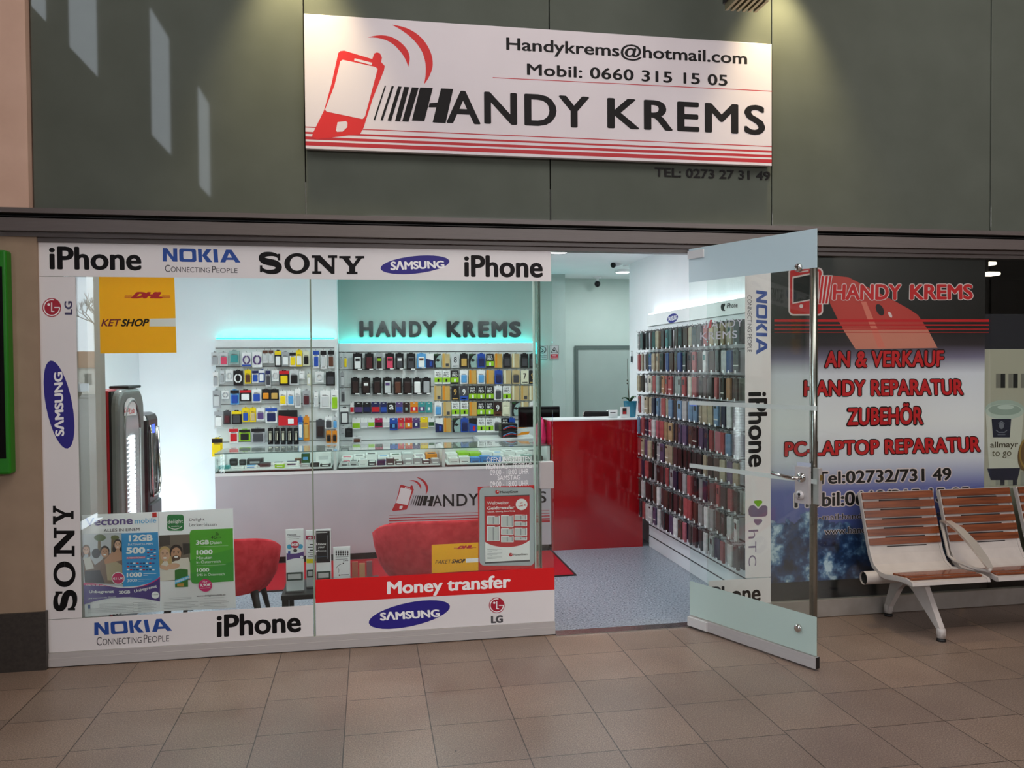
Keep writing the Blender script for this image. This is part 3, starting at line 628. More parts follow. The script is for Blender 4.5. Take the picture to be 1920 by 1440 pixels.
    a.text('Unbegrenzt', 0, 0, 0, 0, WINK, .02, quad=[(652, 994), (922, 930), (930, 976), (656, 1040)]); a.text('und internationale Minuten', 0, 0, 0, 0, WINK, .0, quad=[(108, 1090), (436, 1068), (436, 1084), (108, 1106)])
    a.ell(908, 1057, 46, 42, WINK); a.up(); a.text('\u20ac14,90', 0, 0, 0, 0, GINK, .02, quad=[(874, 1046), (942, 1044), (942, 1058), (874, 1061)])
    for k in range(9):
        v = 1160+k*13; a.line([(100+(k < 4)*140, v+8), (560+90*(k % 3), v-8)], 2.5, TXG); a.line([(640+60*(k % 2), v-14), (860+30*(k % 3), v-20)], 2.5, TXG)
    a.poly([(96, 1172), (128, 1170), (130, 1216), (98, 1218)], flat((36, 66, 120), .5))
    for k in range(4): a.poly([(350+k*42-(k > 1)*10, 1302-k*5), (378+k*42, 1299-k*5), (378+k*42, 1288-k*4), (352+k*42, 1292-k*4)], INK)
sheet('poster', 'blue and purple mobile phone plan poster with four people, left window', 'poster', 5.024, [(18, 100), (938, 62), (966, 1255), (60, 1325)], V, vectone)
def delight(a):
    DG = flat((20, 122, 60), .45); LG_ = flat((84, 172, 40), .45); MG = flat((206, 30, 106), .45)
    a.rrect(1045, 94, 1246, 290, 34, DG); a.up(); a.text('delight', 0, 0, 0, 0, WINK, .0, quad=[(1052, 158), (1236, 150), (1236, 208), (1052, 216)]); a.text('mobile', 0, 0, 0, 0, WINK, 0, quad=[(1098, 228), (1192, 224), (1192, 240), (1098, 244)])
    sm = bez([(1066, 242), (1140, 300), (1224, 236)], 10); a.line(sm, 8, WINK)
    a.text('Delight', 0, 0, 0, 0, GINK, .0, quad=[(1310, 142), (1496, 134), (1496, 178), (1310, 184)]); a.text('Leckerbissen', 0, 0, 0, 0, GINK, 0, quad=[(1310, 198), (1638, 190), (1638, 230), (1310, 238)])
    a.poly([(946, 345), (1318, 330), (1324, 880), (962, 895)], flat((118, 104, 92), .5)); a.up(); a.poly([(950, 350), (1080, 345), (1082, 460), (954, 480)], flat((70, 62, 56), .5)); a.poly([(1230, 440), (1320, 440), (1322, 560), (1240, 580)], flat((60, 54, 50), .5)); a.up()
    a.poly([(955, 720), (1010, 650), (1120, 660), (1210, 620), (1300, 610), (1324, 680), (1324, 860), (962, 895)], flat((226, 216, 204), .5)); a.up()
    face(a, 1020, 575, 72, SK2, flat((198, 164, 110), .5), -8, long=True); a.up(); face(a, 1155, 560, 76, SK, HR, 6, beard=True); a.up()
    a.ell(1120, 712, 80, 34, SK2, -8); a.ell(1010, 730, 60, 24, SK2, 20); a.up()
    pts = [(1318, 320), (1330, 285), (1362, 276), (1836, 258), (1846, 890), (1390, 922), (1350, 915), (1330, 880)]; a.poly(pts, LG_); a.up()
    a.poly([(1322, 640), (1842, 500), (1846, 890), (1390, 922), (1350, 915), (1330, 880)], flat((70, 160, 46), .45)); a.up(); a.poly([(1326, 800), (1844, 650), (1846, 890), (1390, 922), (1350, 915), (1330, 880)], flat((58, 150, 50), .45)); a.up()
    a.text('4G', 0, 0, 0, 0, INK, .0, quad=[(1574, 348), (1640, 344), (1640, 382), (1574, 385)]); a.text('LTE', 0, 0, 0, 0, INK, 0, quad=[(1650, 362), (1698, 360), (1698, 375), (1650, 378)])
    for r in (14, 26, 38): a.line(arc(1632, 346, r, 270, 350, 6), 5, INK)
    for s, q, bo in (('3GB', [(1394, 402), (1552, 396), (1552, 448), (1394, 456)], .05), ('Daten', [(1566, 412), (1702, 405), (1702, 442), (1566, 450)], -.005), ('1000', [(1400, 520), (1594, 512), (1594, 566), (1400, 576)], .04), ('Minuten', [(1400, 596), (1588, 588), (1588, 622), (1400, 632)], -.005), ('in \u00d6sterreich', [(1400, 642), (1690, 630), (1690, 668), (1400, 680)], -.005), ('1000', [(1404, 738), (1552, 732), (1552, 776), (1404, 782)], .03), ('SMS in \u00d6sterreich', [(1402, 796), (1736, 782), (1736, 820), (1402, 832)], -.005)):
        a.text(s, 0, 0, 0, 0, WINK, bo, quad=q)
    a.line([(1400, 480), (1780, 466)], 2, WINK); a.line([(1400, 705), (1750, 693)], 2, WINK)
    a.poly([(1140, 760), (1210, 742), (1296, 752), (1300, 960), (1144, 966)], flat((44, 112, 36), .5)); a.up(); a.poly([(1142, 880), (1312, 822), (1308, 862), (1142, 928)], flat((80, 178, 226), .5)); a.poly([(1168, 920), (1250, 915), (1250, 955), (1168, 955)], flat((190, 140, 60), .5)); a.up(); a.text('PREPAID SIM', 0, 0, 0, 0, WINK, .02, quad=[(1150, 888), (1306, 834), (1306, 856), (1150, 912)])
    a.ell(1506, 942, 82, 76, MG); a.up(); a.text('Nur', 0, 0, 0, 0, WINK, -.005, quad=[(1478, 884), (1532, 882), (1532, 908), (1478, 910)]); a.text('9,90\u20ac', 0, 0, 0, 0, WINK, .03, quad=[(1442, 920), (1570, 914), (1570, 956), (1442, 962)]); a.line([(1450, 976), (1560, 970)], 5, WINK)
    a.text('www.delightmobile.at', 0, 0, 0, 0, GINK, .02, quad=[(1400, 1060), (1750, 1040), (1750, 1068), (1400, 1086)])
    for k in range(7):
        v = 1095+k*17+(k > 1)*20; a.line([(1070-(k > 1)*60, v), (1340+40*(k % 3)*(k > 1), v-12)], 2.5, TXG); a.line([(1440+50*(k % 2), v-16), (1700+30*(k % 4), v-26)], 2.5, TXG) if k else None
    a.poly([(1268, 1252), (1362, 1245), (1362, 1237), (1268, 1243)], INK)
sheet('poster', 'green and white mobile plan poster with a smiling couple, left window', 'poster', 5.026, [(942, 62), (1835, 20), (1870, 1215), (968, 1255)], V, delight)
YEL = paper('yellow_card', (255, 206, 4), .4); DHR = flat((196, 20, 34), .45)
def dhl(a, q, sc=1.0):
    (tl, tr, br, bl) = q; L = lambda p, r, s: (p[0]+(r[0]-p[0])*s, p[1]+(r[1]-p[1])*s)
    a.text('DHL', 0, 0, 0, 0, DHR, .10, shear=.45, quad=q)
    for t_ in (.62, .80): 
        A_, B_ = L(tl, bl, t_), L(tr, br, t_); wdt = abs(B_[0]-A_[0]); h = abs(bl[1]-tl[1])*.1
        a.line([(A_[0]-wdt*.20, A_[1]), (A_[0]+wdt*.02, A_[1])], h, DHR); a.line([(B_[0]-wdt*.02, B_[1]), (B_[0]+wdt*.22, B_[1])], h, DHR)
def dhl_big(a):
    dhl(a, [(742, 352), (912, 352), (918, 389), (736, 389)])
    a.text('KET', 0, 0, 0, 0, flat((120, 26, 40), .45), .025, shear=.25, quad=[(570, 506), (682, 505), (680, 545), (568, 546)]); a.text('SHOP', 0, 0, 0, 0, INK, .04, shear=.25, quad=[(682, 505), (840, 503), (838, 545), (680, 547)])
    a.poly([(842, 503), (988, 500), (988, 546), (840, 546)], WINK)
sheet('parcel_poster', 'large yellow parcel shop poster hanging high in the left window', 'poster', 5.028, [(556, 255), (980, 255), (993, 694), (564, 698)], c4, dhl_big, YEL)
def dhl_small(a):
    dhl(a, [(1072, 697), (1172, 692), (1176, 713), (1068, 718)]); a.text('PAKET', 0, 0, 0, 0, INK, -.0, shear=.25, quad=[(922, 794), (1030, 789), (1030, 815), (922, 819)]); a.text('SHOP', 0, 0, 0, 0, INK, .04, shear=.25, quad=[(1034, 788), (1126, 784), (1124, 811), (1032, 815)])
    a.poly([(1128, 783), (1213, 778), (1213, 806), (1128, 810)], WINK)
sheet('parcel_card', 'small yellow parcel shop card standing behind the red window band', 'card', 5.022, [(898, 690), (1213, 674), (1213, 862), (899, 882)], c8, dhl_small, YEL)
M = (880, 860, 6.545)
t = thing('framed_poster', 'grey clip frame with red money transfer price poster by the doorway', 'poster frame', (.85, 5.03, .42))
pl = lambda q, y: [tuple(W(M[0]+u/M[2], M[1]+v/M[2], y=y)) for u, v in q]
ob('backing_sheet', B().prism(pl([(103, 346), (812, 325), (815, 1345), (118, 1375)], 5.03), (0, .002, 0), REDV), t)
a = Art(O=(0, 5.0265, 0), crop=M, step=.0004); a.rrect(124, 350, 800, 1312, 62, flat((178, 184, 188), .35)); fr = a.out('frame', t)
def moneygram(a):
    RM = flat((196, 22, 32), .4)
    a.rect(184, 460, 744, 1262, GINK); a.up(); a.poly([(190, 470), (738, 452), (740, 1000)]+bez([(740, 1000), (640, 1085), (460, 1085), (280, 1085), (192, 1020)], 8)[1:], RM); a.poly([(192, 1020)]+bez([(192, 1020), (280, 1085), (460, 1085), (640, 1085), (740, 1000)], 8)[1:]+[(742, 1240), (196, 1270)], WINK); a.up()
    for q, s in (((318, 385, 368, 432), 1), ((486, 1156, 530, 1200), .8)): a.ell((q[0]+q[2])/2, (q[1]+q[3])/2, (q[2]-q[0])/2, (q[3]-q[1])/2, RM); a.up(); a.ell((q[0]+q[2])/2+6, (q[1]+q[3])/2-6, 8*s, 10*s, WINK)
    a.text('MoneyGram', 0, 0, 0, 0, INK, .02, quad=[(380, 396), (596, 388), (596, 424), (380, 432)]); a.text('MoneyGram', 0, 0, 0, 0, INK, .01, quad=[(540, 1166), (712, 1156), (712, 1190), (540, 1200)])
    a.text('Weltweiter', 0, 0, 0, 0, WINK, -.005, quad=[(218, 526), (488, 516), (488, 556), (218, 566)]); a.text('Geldtransfer', 0, 0, 0, 0, WINK, .03, quad=[(218, 588), (554, 574), (554, 616), (218, 628)]); a.text('Schnell. G\u00fcnstig. Zuverl\u00e4ssig.', 0, 0, 0, 0, WINK, .02, quad=[(222, 645), (562, 630), (562, 652), (222, 666)])
    a.ell(641, 560, 72, 70, WINK); a.up(); a.text('ab', 0, 0, 0, 0, RM, 0, quad=[(616, 532), (652, 524), (654, 546), (620, 552)]); a.text('3,90 \u20ac', 0, 0, 0, 0, RM, .03, quad=[(598, 572), (692, 554), (694, 580), (602, 598)])
    TB = flat((206, 208, 208), .45); TB2 = flat((150, 152, 156), .45)
    for u0, v0, u1, v1 in ((216, 700, 372, 808), (216, 826, 372, 1010), (388, 690, 543, 838), (388, 852, 543, 934), (388, 945, 543, 1025), (553, 685, 708, 756), (553, 770, 708, 828), (553, 845, 708, 945), (553, 955, 708, 1000)):
        a.rrect(u0, v0, u1, v1, 8, WINK); a.up(); a.rect(u0+10, v0+12, u1-10, v1-8, TB); a.up(); a.rect(u0+70, v0+14, u0+84, v1-10, TB2); a.rect(u1-24, v0+14, u1-14, v1-10, TB2); a.rect(u1-60, v0+2, u1-14, v0+9, RM); a.up(-2)
    for k in range(8): a.line([(220, 1115+k*16), (400-60*(k % 3), 1108+k*16)], 4, TB2)
a = Art(O=(0, 5.0258, 0), crop=M, step=.0004); moneygram(a); a.out('poster_print', t)

# ------------------------------------------------------------------ neighbour shop behind the right windows
DKW = noisy('dim_wall', (96, 90, 78), (104, 98, 86), 3, .7, .2)
b = B(); b.box(2.62, 4.2, 5.045, 5.055, 0, 2.6, flat((22, 22, 26), .6)); b.box(3.5, 9, 9.0, 9.1, 0, 2.75, DKW); b.box(9, 9.1, 5.06, 9.1, 0, 2.75, DKW); b.box(3.42, 3.5, 5.06, 8, 0, 2.75, DKW); b.box(5.9, 11, 5.02, 5.06, 0, 2.5, DKW); struct('wall_neighbour', b)
b = B(); b.box(3.4, 9.1, 5.06, 9.1, 2.72, 2.8, DKW); struct('ceiling_neighbour', b)
b = B(); b.box(3.4, 11, 5.0, 9.1, -.05, 0, STONE); struct('floor_neighbour', b)
c6 = (1820, 470, 3)
for i, (u0, v0, u1, v1, yy) in enumerate(((104, 66, 150, 80, 6.6), (104, 126, 172, 138, 6.3))):
    p, q = W(c6[0]+u0/3+3, c6[1]+v0/3, y=yy), W(c6[0]+u1/3, c6[1]+v1/3, y=yy)
    t = thing('ceiling_lamp', ('small strip lamp behind the right window, topmost one', 'small strip lamp behind the right window, lower one')[i], 'lamp', ((p.x+q.x)/2, yy, q.z), 'strip lamps behind the right window')
    b = B(); b.bbox(p.x-.02, q.x, yy, yy+.12, q.z, q.z+.03, flat((255, 240, 220), .5, emit=2.2), .01); ob('tube', b, t)
    b = B(); b.box(p.x, p.x+.02, yy+.05, yy+.07, q.z+.03, 2.72, DARK); ob('rod', b, t)
BK = flat((16, 16, 20), .5); NAVY = flat((28, 30, 52), .45); CUPW = flat((206, 200, 188), .45)
def coffee(a):
    a.rect(60, 356, 330, 556, flat((26, 24, 36), .5)); a.up()
    a.rect(60, 554, 330, 1330, flat((176, 168, 152), .5)); a.up()
    for k in range(4): a.rect(142+k*70, 692, 166+k*70, 772, flat((120, 114, 106), .5)); a.rect(168+k*70, 692, 194+k*70, 772, BK)
    for k in range(4): a.rect(140+k*70, 1245, 164+k*70, 1320, flat((150, 146, 136), .5)); a.rect(166+k*70, 1245, 190+k*70, 1320, flat((40, 42, 54), .5))
    a.up(); a.ell(190, 895, 112, 56, flat((168, 178, 168), .4)); a.up(); a.poly([(82, 900), (298, 900), (270, 1250), (104, 1250)], CUPW); a.poly([(92, 1225), (278, 1222), (262, 1290), (112, 1290)], NAVY); a.ell(190, 905, 108, 44, flat((186, 194, 184), .4)); a.up(); a.ell(190, 895, 92, 30, flat((150, 162, 152), .4)); a.up(); a.ell(195, 880, 46, 14, flat((190, 198, 190), .4)); a.up()
    a.poly([(116, 946), (226, 946), (218, 1050), (124, 1050)], NAVY); a.up(); CR = flat((112, 112, 124), .5)
    a.ell(171, 985, 14, 18, CR); a.line([(142, 1010), (156, 1022), (188, 1022), (202, 1010)], 5, CR); a.line([(155, 972), (171, 960), (187, 972)], 5, CR); a.line([(150, 1035), (192, 1035)], 4, CR)
    a.text('allmayr', 0, 0, 0, 0, flat((70, 58, 40), .5), .01, quad=[(108, 1076), (266, 1070), (266, 1116), (108, 1118)]); a.text('to go', 118, 1126, 226, 1166, flat((90, 78, 56), .5))
    a.up(); a.ell(318, 1140, 54, 100, flat((108, 78, 46), .5), 10); a.up(); a.ring(318, 1140, 40, 48, flat((156, 122, 60), .5), sq=1.9)
t = thing('coffee_poster', 'coffee cup poster inside the far right window beside the bench', 'poster', (4.7, 5.05, .2))
b = B(); b.box(4.245, 5.8, 5.05, 5.054, .2, W(1900, 589, y=5.05).z, flat((150, 144, 130), .5)); ob('sheet', b, t)
a = Art(O=(0, 5.0495, 0), crop=c6, step=.0004); coffee(a); a.out('print', t)

# ------------------------------------------------------------------ big repair poster in the right window
def repair_bg():
    t = NT('repair_print'); p, (x, y, z) = t.pos()
    nz = t.n('ShaderNodeTexNoise'); nz.inputs['Scale'].default_value = 7; nz.inputs['Detail'].default_value = 12; nz.inputs['Roughness'].default_value = .62; t.l(p, nz.inputs['Vector'])
    g = t.ramp(t.math('DIVIDE', z, 2.1), [(0, (30, 50, 96)), (.13, (36, 66, 124)), (.2, (84, 90, 160)), (.29, (112, 112, 176)), (.38, (222, 216, 230)), (.5, (244, 236, 241)), (.66, (230, 224, 236)), (.715, (124, 112, 138)), (.755, (48, 34, 42)), (.8, (20, 14, 16)), (1, (14, 11, 12))])
    ridge = t.math('ADD', .27, t.math('ADD', t.math('MULTIPLY', t.math('ABSOLUTE', t.math('SUBTRACT', x, -.55)), -.26), t.math('MULTIPLY', nz.outputs[0], .36)))
    rock = t.ramp(nz.outputs[0], [(.38, (12, 22, 48)), (.5, (30, 60, 110)), (.57, (96, 130, 172)), (.64, (206, 220, 234))])
    c = t.mix(t.math('LESS_THAN', z, ridge), g, rock); t.l(c, t.b.inputs['Base Color']); t.b.inputs['Roughness'].default_value = .35; return t.m
pz0 = W(1700, 1079, y=5.035).z; RB = repair_bg()
R6 = (1460, 460, 3.6); R7 = (1460, 840, 3.6)
t = thing('repair_poster', 'tall shop window poster listing buying, repair and phone numbers, behind the bench', 'poster', (3.42, 5.03, pz0))
pzt = W(1700, 478, y=5.03).z; b = B(); b.box(2.612, 4.224, 5.034, 5.036, pz0, pzt, RB); ob('sheet', b, t)
a = Art(O=(0, 5.0335, 0), crop=R6, step=.0003)
RP = flat((196, 62, 56), .4); RP2 = flat((216, 130, 112), .4); OUT = flat((232, 206, 208), .45); RR = flat((206, 22, 30), .4)
a.poly([(330, 200), (470, 215), (790, 380), (880, 430), (940, 470), (1000, 560), (1070, 690), (520, 700), (410, 520), (345, 390)], RP); a.up()
a.poly([(430, 560), (1005, 565), (1072, 692), (520, 702)], RP2); a.up(); a.poly([(555, 380), (590, 380), (720, 690), (670, 690)], flat((226, 120, 104), .4)); a.ell(683, 435, 24, 42, flat((36, 24, 30), .4), -28); a.ell(752, 468, 10, 22, OUT, -28); a.up()
for v, h in ((508, 17), (538, 9), (566, 6), (588, 3)): a.poly([(-30, v-h/2), (1419, v-h/2), (1419, v+h/2), (-30, v+h/2)], RR)
a.out('phone_print', t)
a = Art(O=(0, 5.032, 0), crop=R6, step=.0003)
a.rrect(66, 150, 300, 474, 32, OUT); a.up(); a.rrect(76, 160, 290, 464, 26, RR); a.up(); a.poly([(92, 212), (270, 176), (270, 362), (92, 396)], OUT); a.up(); a.poly([(100, 222), (262, 188), (262, 354), (100, 386)], BK); a.ell(152, 410, 13, 13, OUT); a.line([(140, 180), (200, 172)], 8, OUT)
for k in range(3): a.poly([(288+k*26-3, 202), (308+k*26+3, 202), (288+k*22+3, 398), (266+k*22-3, 398)], OUT)
a.up()
for k in range(3): a.poly([(290+k*26, 208), (306+k*26, 208), (284+k*22, 392), (270+k*22, 392)], RR)
a.out('phone_emblem', t)
def outlined(a, s, q, mi, mo, ob_=.0, oo=.03, sp=1.0):
    oo *= 1.0
    tl, tr, br, bl = q; e = oo*abs(bl[1]-tl[1])*1.3
    a.text(s, 0, 0, 0, 0, mo, ob_+oo, quad=[(tl[0]-e, tl[1]-e), (tr[0]+e, tr[1]-e), (br[0]+e, br[1]+e), (bl[0]-e, bl[1]+e)], sp=sp); a.up()
    a.text(s, 0, 0, 0, 0, mi, ob_, quad=q, sp=sp); a.up(-1)
a = Art(O=(0, 5.0315, 0), crop=R6, step=.0004)
outlined(a, 'HANDY', [(368, 262), (828, 262), (828, 368), (362, 368)], RR, OUT, .04, .04); outlined(a, 'KREMS', [(888, 262), (1308, 262), (1312, 366), (884, 368)], RR, OUT, .04, .04)
for s, q in (('AN & VERKAUF', [(314, 714), (1116, 708), (1112, 820), (310, 826)]), ('HANDY REPARATUR', [(172, 912), (1242, 902), (1248, 1010), (170, 1020)]), ('ZUBEH\u00d6R', [(466, 1075), (972, 1062), (974, 1208), (462, 1216)]), ('PC-LAPTOP REPARATUR', [(42, 1328), (1358, 1290), (1364, 1394), (40, 1426)])):
    outlined(a, s, q, RR, INK, .04, .05, 1.04)
a.c = R7
outlined(a, 'Tel:02732/731 49', [(250, 160), (1164, 132), (1166, 218), (250, 246)], INK, OUT, .03, .06); outlined(a, 'Mobil:0660/315 15 05', [(106, 306), (1288, 262), (1290, 355), (106, 404)], INK, OUT, .03, .06)
outlined(a, 'E-mail:handykrems@hotmail.com', [(236, 446), (1180, 416), (1180, 470), (236, 500)], INK, OUT, .006, .035); outlined(a, 'www.handyreparatur-krems.at', [(308, 540), (1112, 506), (1112, 566), (308, 598)], INK, OUT, .008, .04)
a.out('lettering', t)

# ------------------------------------------------------------------ lamps, cameras, wall signs
for i, (u, v) in enumerate(((1047, 470), (1168, 508))):
    p = W(u, v, z=2.71); t = thing('ceiling_light', ('round bright ceiling light at the top of the doorway, nearer one', 'round bright ceiling light beside the white camera, farther one')[i], 'lamp', (p.x, p.y, 2.69), 'round ceiling lights')
    b = B(); b.lathe(p.x, p.y, [(.085, 2.72), (.09, 2.695), (.08, 2.69), (.075, 2.695)], flat((230, 230, 230), .4), 24, False); ob('trim_ring', b, t)
    b = B(); b.lathe(p.x, p.y, [(.078, 2.705), (.078, 2.694)], flat((255, 255, 255), .5, emit=14), 24); ob('diffuser', b, t)
p = W(1120, 533, y=9.2); t = thing('dome_camera', 'small black dome camera hanging below the ceiling above the grey door', 'camera', (p.x, 9.2, p.z))
b = B(); b.lathe(p.x, 9.2, [(.05, 2.72), (.05, 2.705), (.018, 2.70), (.016, p.z+.03)], WHITE, 16); ob('bracket', b, t)
b = B(); b.lathe(p.x, 9.2, [(.02, p.z+.035), (.032, p.z+.02), (.034, p.z), (.026, p.z-.022), (.008, p.z-.034)], flat((18, 18, 20), .12), 18); ob('dome', b, t)
p = W(1162, 494, y=8.05); t = thing('bullet_camera', 'white tube camera on the ceiling above the far round light', 'camera', (p.x, 8.05, p.z))
q0, q1 = W(1173, 489, y=8.1), W(1150, 497, y=7.9)
b = B(); b.tube([q0, q1], .026, flat((210, 214, 216), .35), 16); ob('body', b, t); b = B(); d = (q1-q0).normalized(); b.tube([q1, q1+d*.012], [.028, .026], BLACK, 16); ob('lens', b, t)
b = B(); b.tube([(q0.x, 8.1, 2.72), (q0.x, 8.1, q0.z)], .008, CHROME, 8); b.lathe(q0.x, 8.1, [(.03, 2.72), (.03, 2.712)], WHITE, 14); ob('mount', b, t)
SGN = (1000, 600, 6.545)
def wsign(name, label, u0, v0, u1, v1, fn):
    p, q = W(SGN[0]+u0/SGN[2], SGN[1]+v0/SGN[2], y=8.945), W(SGN[0]+u1/SGN[2], SGN[1]+v1/SGN[2], y=8.945)
    t = thing(name, label, 'sign', ((p.x+q.x)/2, 8.945, q.z)); ob('plate', B().box(p.x, q.x, 8.945, 8.95, q.z, p.z, PAPER), t)
    a = Art(O=(0, 8.9445, 0), crop=SGN); a.line([(u0+3, v0+3), (u1-3, v0+3), (u1-3, v1-3), (u0+3, v1-3), (u0+3, v0+3)], 3, GINK); fn(a); a.out('print', t)
def nosmoke(a):
    a.ring(114, 366, 36, 44, INK); a.line([(84, 338), (144, 396)], 7, INK); a.ell(108, 386, 10, 8, INK); a.text('Rauchen', 66, 424, 164, 442, GINK); a.text('verboten', 66, 448, 164, 462, GINK)
def video(a):
    a.line([(258, 332), (218, 402), (298, 402), (258, 332)], 6, INK); a.poly([(240, 366), (272, 368), (262, 386), (246, 384)], INK); a.rect(210, 420, 303, 470, flat((176, 42, 56), .45)); a.up(); a.text('Video', 232, 430, 278, 444, WINK); a.text('Überwachung', 216, 450, 298, 462, WINK)
wsign('warning_sign', 'small white no smoking sign on the pale wall beside the rack', 56, 310, 175, 482, nosmoke)
wsign('warning_sign', 'small white and red video warning sign on the pale wall', 198, 310, 313, 488, video)
p = W(1186, 668, x=2.62); b = B(); b.tube([(2.612, p.y, p.z+.045), (2.612, p.y, p.z)], .003, DARK, 6); b.box(2.604, 2.615, p.y-.012, p.y+.012, p.z-.06, p.z+.0, flat((30, 34, 50), .4)); b.box(2.604, 2.62, p.y-.004, p.y+.004, p.z+.045, p.z+.055, CHROME); solo('key', b, 'small dark key tag hanging on the white wall beside the case wall', 'key')

# ------------------------------------------------------------------ racks on the back wall
def rackroot(label, x0, x1, yf, z0, z1, zhead, led, cat='rack'):
    t = thing('slat_wall_rack', label, cat, ((x0+x1)/2, yf, z0)); b = B(); b.box(x0, x1, yf, yf+.04, z0, zhead-.006, SHELFG)
    ob('slat_board', b, t); b = B(); b.box(x0, x1, yf-.012, yf+.04, zhead, z1, LAM); b.box(x0, x1, yf-.002, yf+.04, zhead-.006, zhead, DARK); ob('header_board', b, t)
    k = 0; z = zhead-.19
    while z > z0: b = B(); b.box(x0, x1, yf-.004, yf, z-.004, z+.004, flat((128, 132, 130), .4, .3)); ob('slat_groove', b, t); z -= .19
    b = B(); b.box(x0+.01, x1-.01, yf-.004, yf+.02, z1+.001, z1+.012, led_strip((40, 255, 250), led)); ob('light_strip', b, t)
    return t
LR = W(402, 645, y=8.6); zt1, zh1 = W(500, 636, y=8.6).z, W(500, 652, y=8.6).z
rl = rackroot('white slat rack full of accessory packs, left one on the back wall', -1.515, -.335, 8.6, .2, zt1, zh1, 5)
b = B(); b.box(-.345, -.325, 8.58, 8.9, .2, zt1, LAM); ob('side_panel', b, rl)
zt2, zh2 = W(800, 643, y=8.9).z, W(800, 659, y=8.9).z
rr_ = rackroot('white slat rack of cases, cards and screen glass, right one on back wall', -.31, 1.83, 8.9, .2, zt2, zh2, 7)
b = B(); b.box(1.832, 1.85, 8.87, 8.94, 1.72, zt2, led_strip((40, 255, 250), 3)); ob('light_strip', b, rr_)
light('led_glow', 'AREA', (.75, 8.87, zt2+.03), 1.6, (.12, 1, .95), 2.0, (.75, 8.95, zt2+.6), 'RECTANGLE', .03)
light('led_glow', 'AREA', (-.9, 8.62, zt1+.03), .35, (.12, 1, .95), 1.1, (-.9, 8.66, zt1+.3), 'RECTANGLE', .02)
ORD = ['first', 'second', 'third', 'fourth', 'fifth', 'sixth', 'seventh', 'eighth', 'ninth', 'tenth', 'eleventh', 'twelfth', 'thirteenth', 'fourteenth', 'fifteenth', 'sixteenth', 'seventeenth', 'eighteenth', 'nineteenth', 'twentieth', 'twenty-first', 'twenty-second', 'twenty-third', 'twenty-fourth']
ROW = ['top', 'second', 'third', 'fourth', 'fifth', 'lowest']
COL = dict(w=(238, 238, 236), g=(168, 170, 172), lg=(204, 206, 206), k=(24, 22, 24), dg=(70, 70, 74), y=(244, 212, 20), b=(36, 78, 172), lb=(92, 160, 214), n=(30, 36, 84), r=(206, 30, 40), o=(226, 140, 26), gr=(150, 200, 30), dgr=(40, 84, 40), br=(96, 56, 40), dbr=(48, 30, 28), gd=(204, 162, 84), tn=(198, 176, 128), p=(92, 66, 120), pk=(222, 74, 104), t=(60, 150, 150), mg=(180, 24, 84), cr=(226, 224, 196), mr=(84, 34, 40), tg=(150, 178, 172))
NAME = dict(w='white', g='grey', lg='pale grey', k='black', dg='dark grey', y='yellow', b='blue', lb='light blue', n='navy', r='red', o='orange', gr='lime green', dgr='dark green', br='brown', dbr='dark brown', gd='golden', tn='tan', p='purple', pk='pink', t='teal', mg='magenta', cr='cream', mr='maroon', tg='grey-green')
def cm(k): return flat(COL[k], .38, name='print_'+NAME[k].replace(' ', '_'))
HOOKM = flat((150, 152, 152), .3, .8, name='hook_wire')
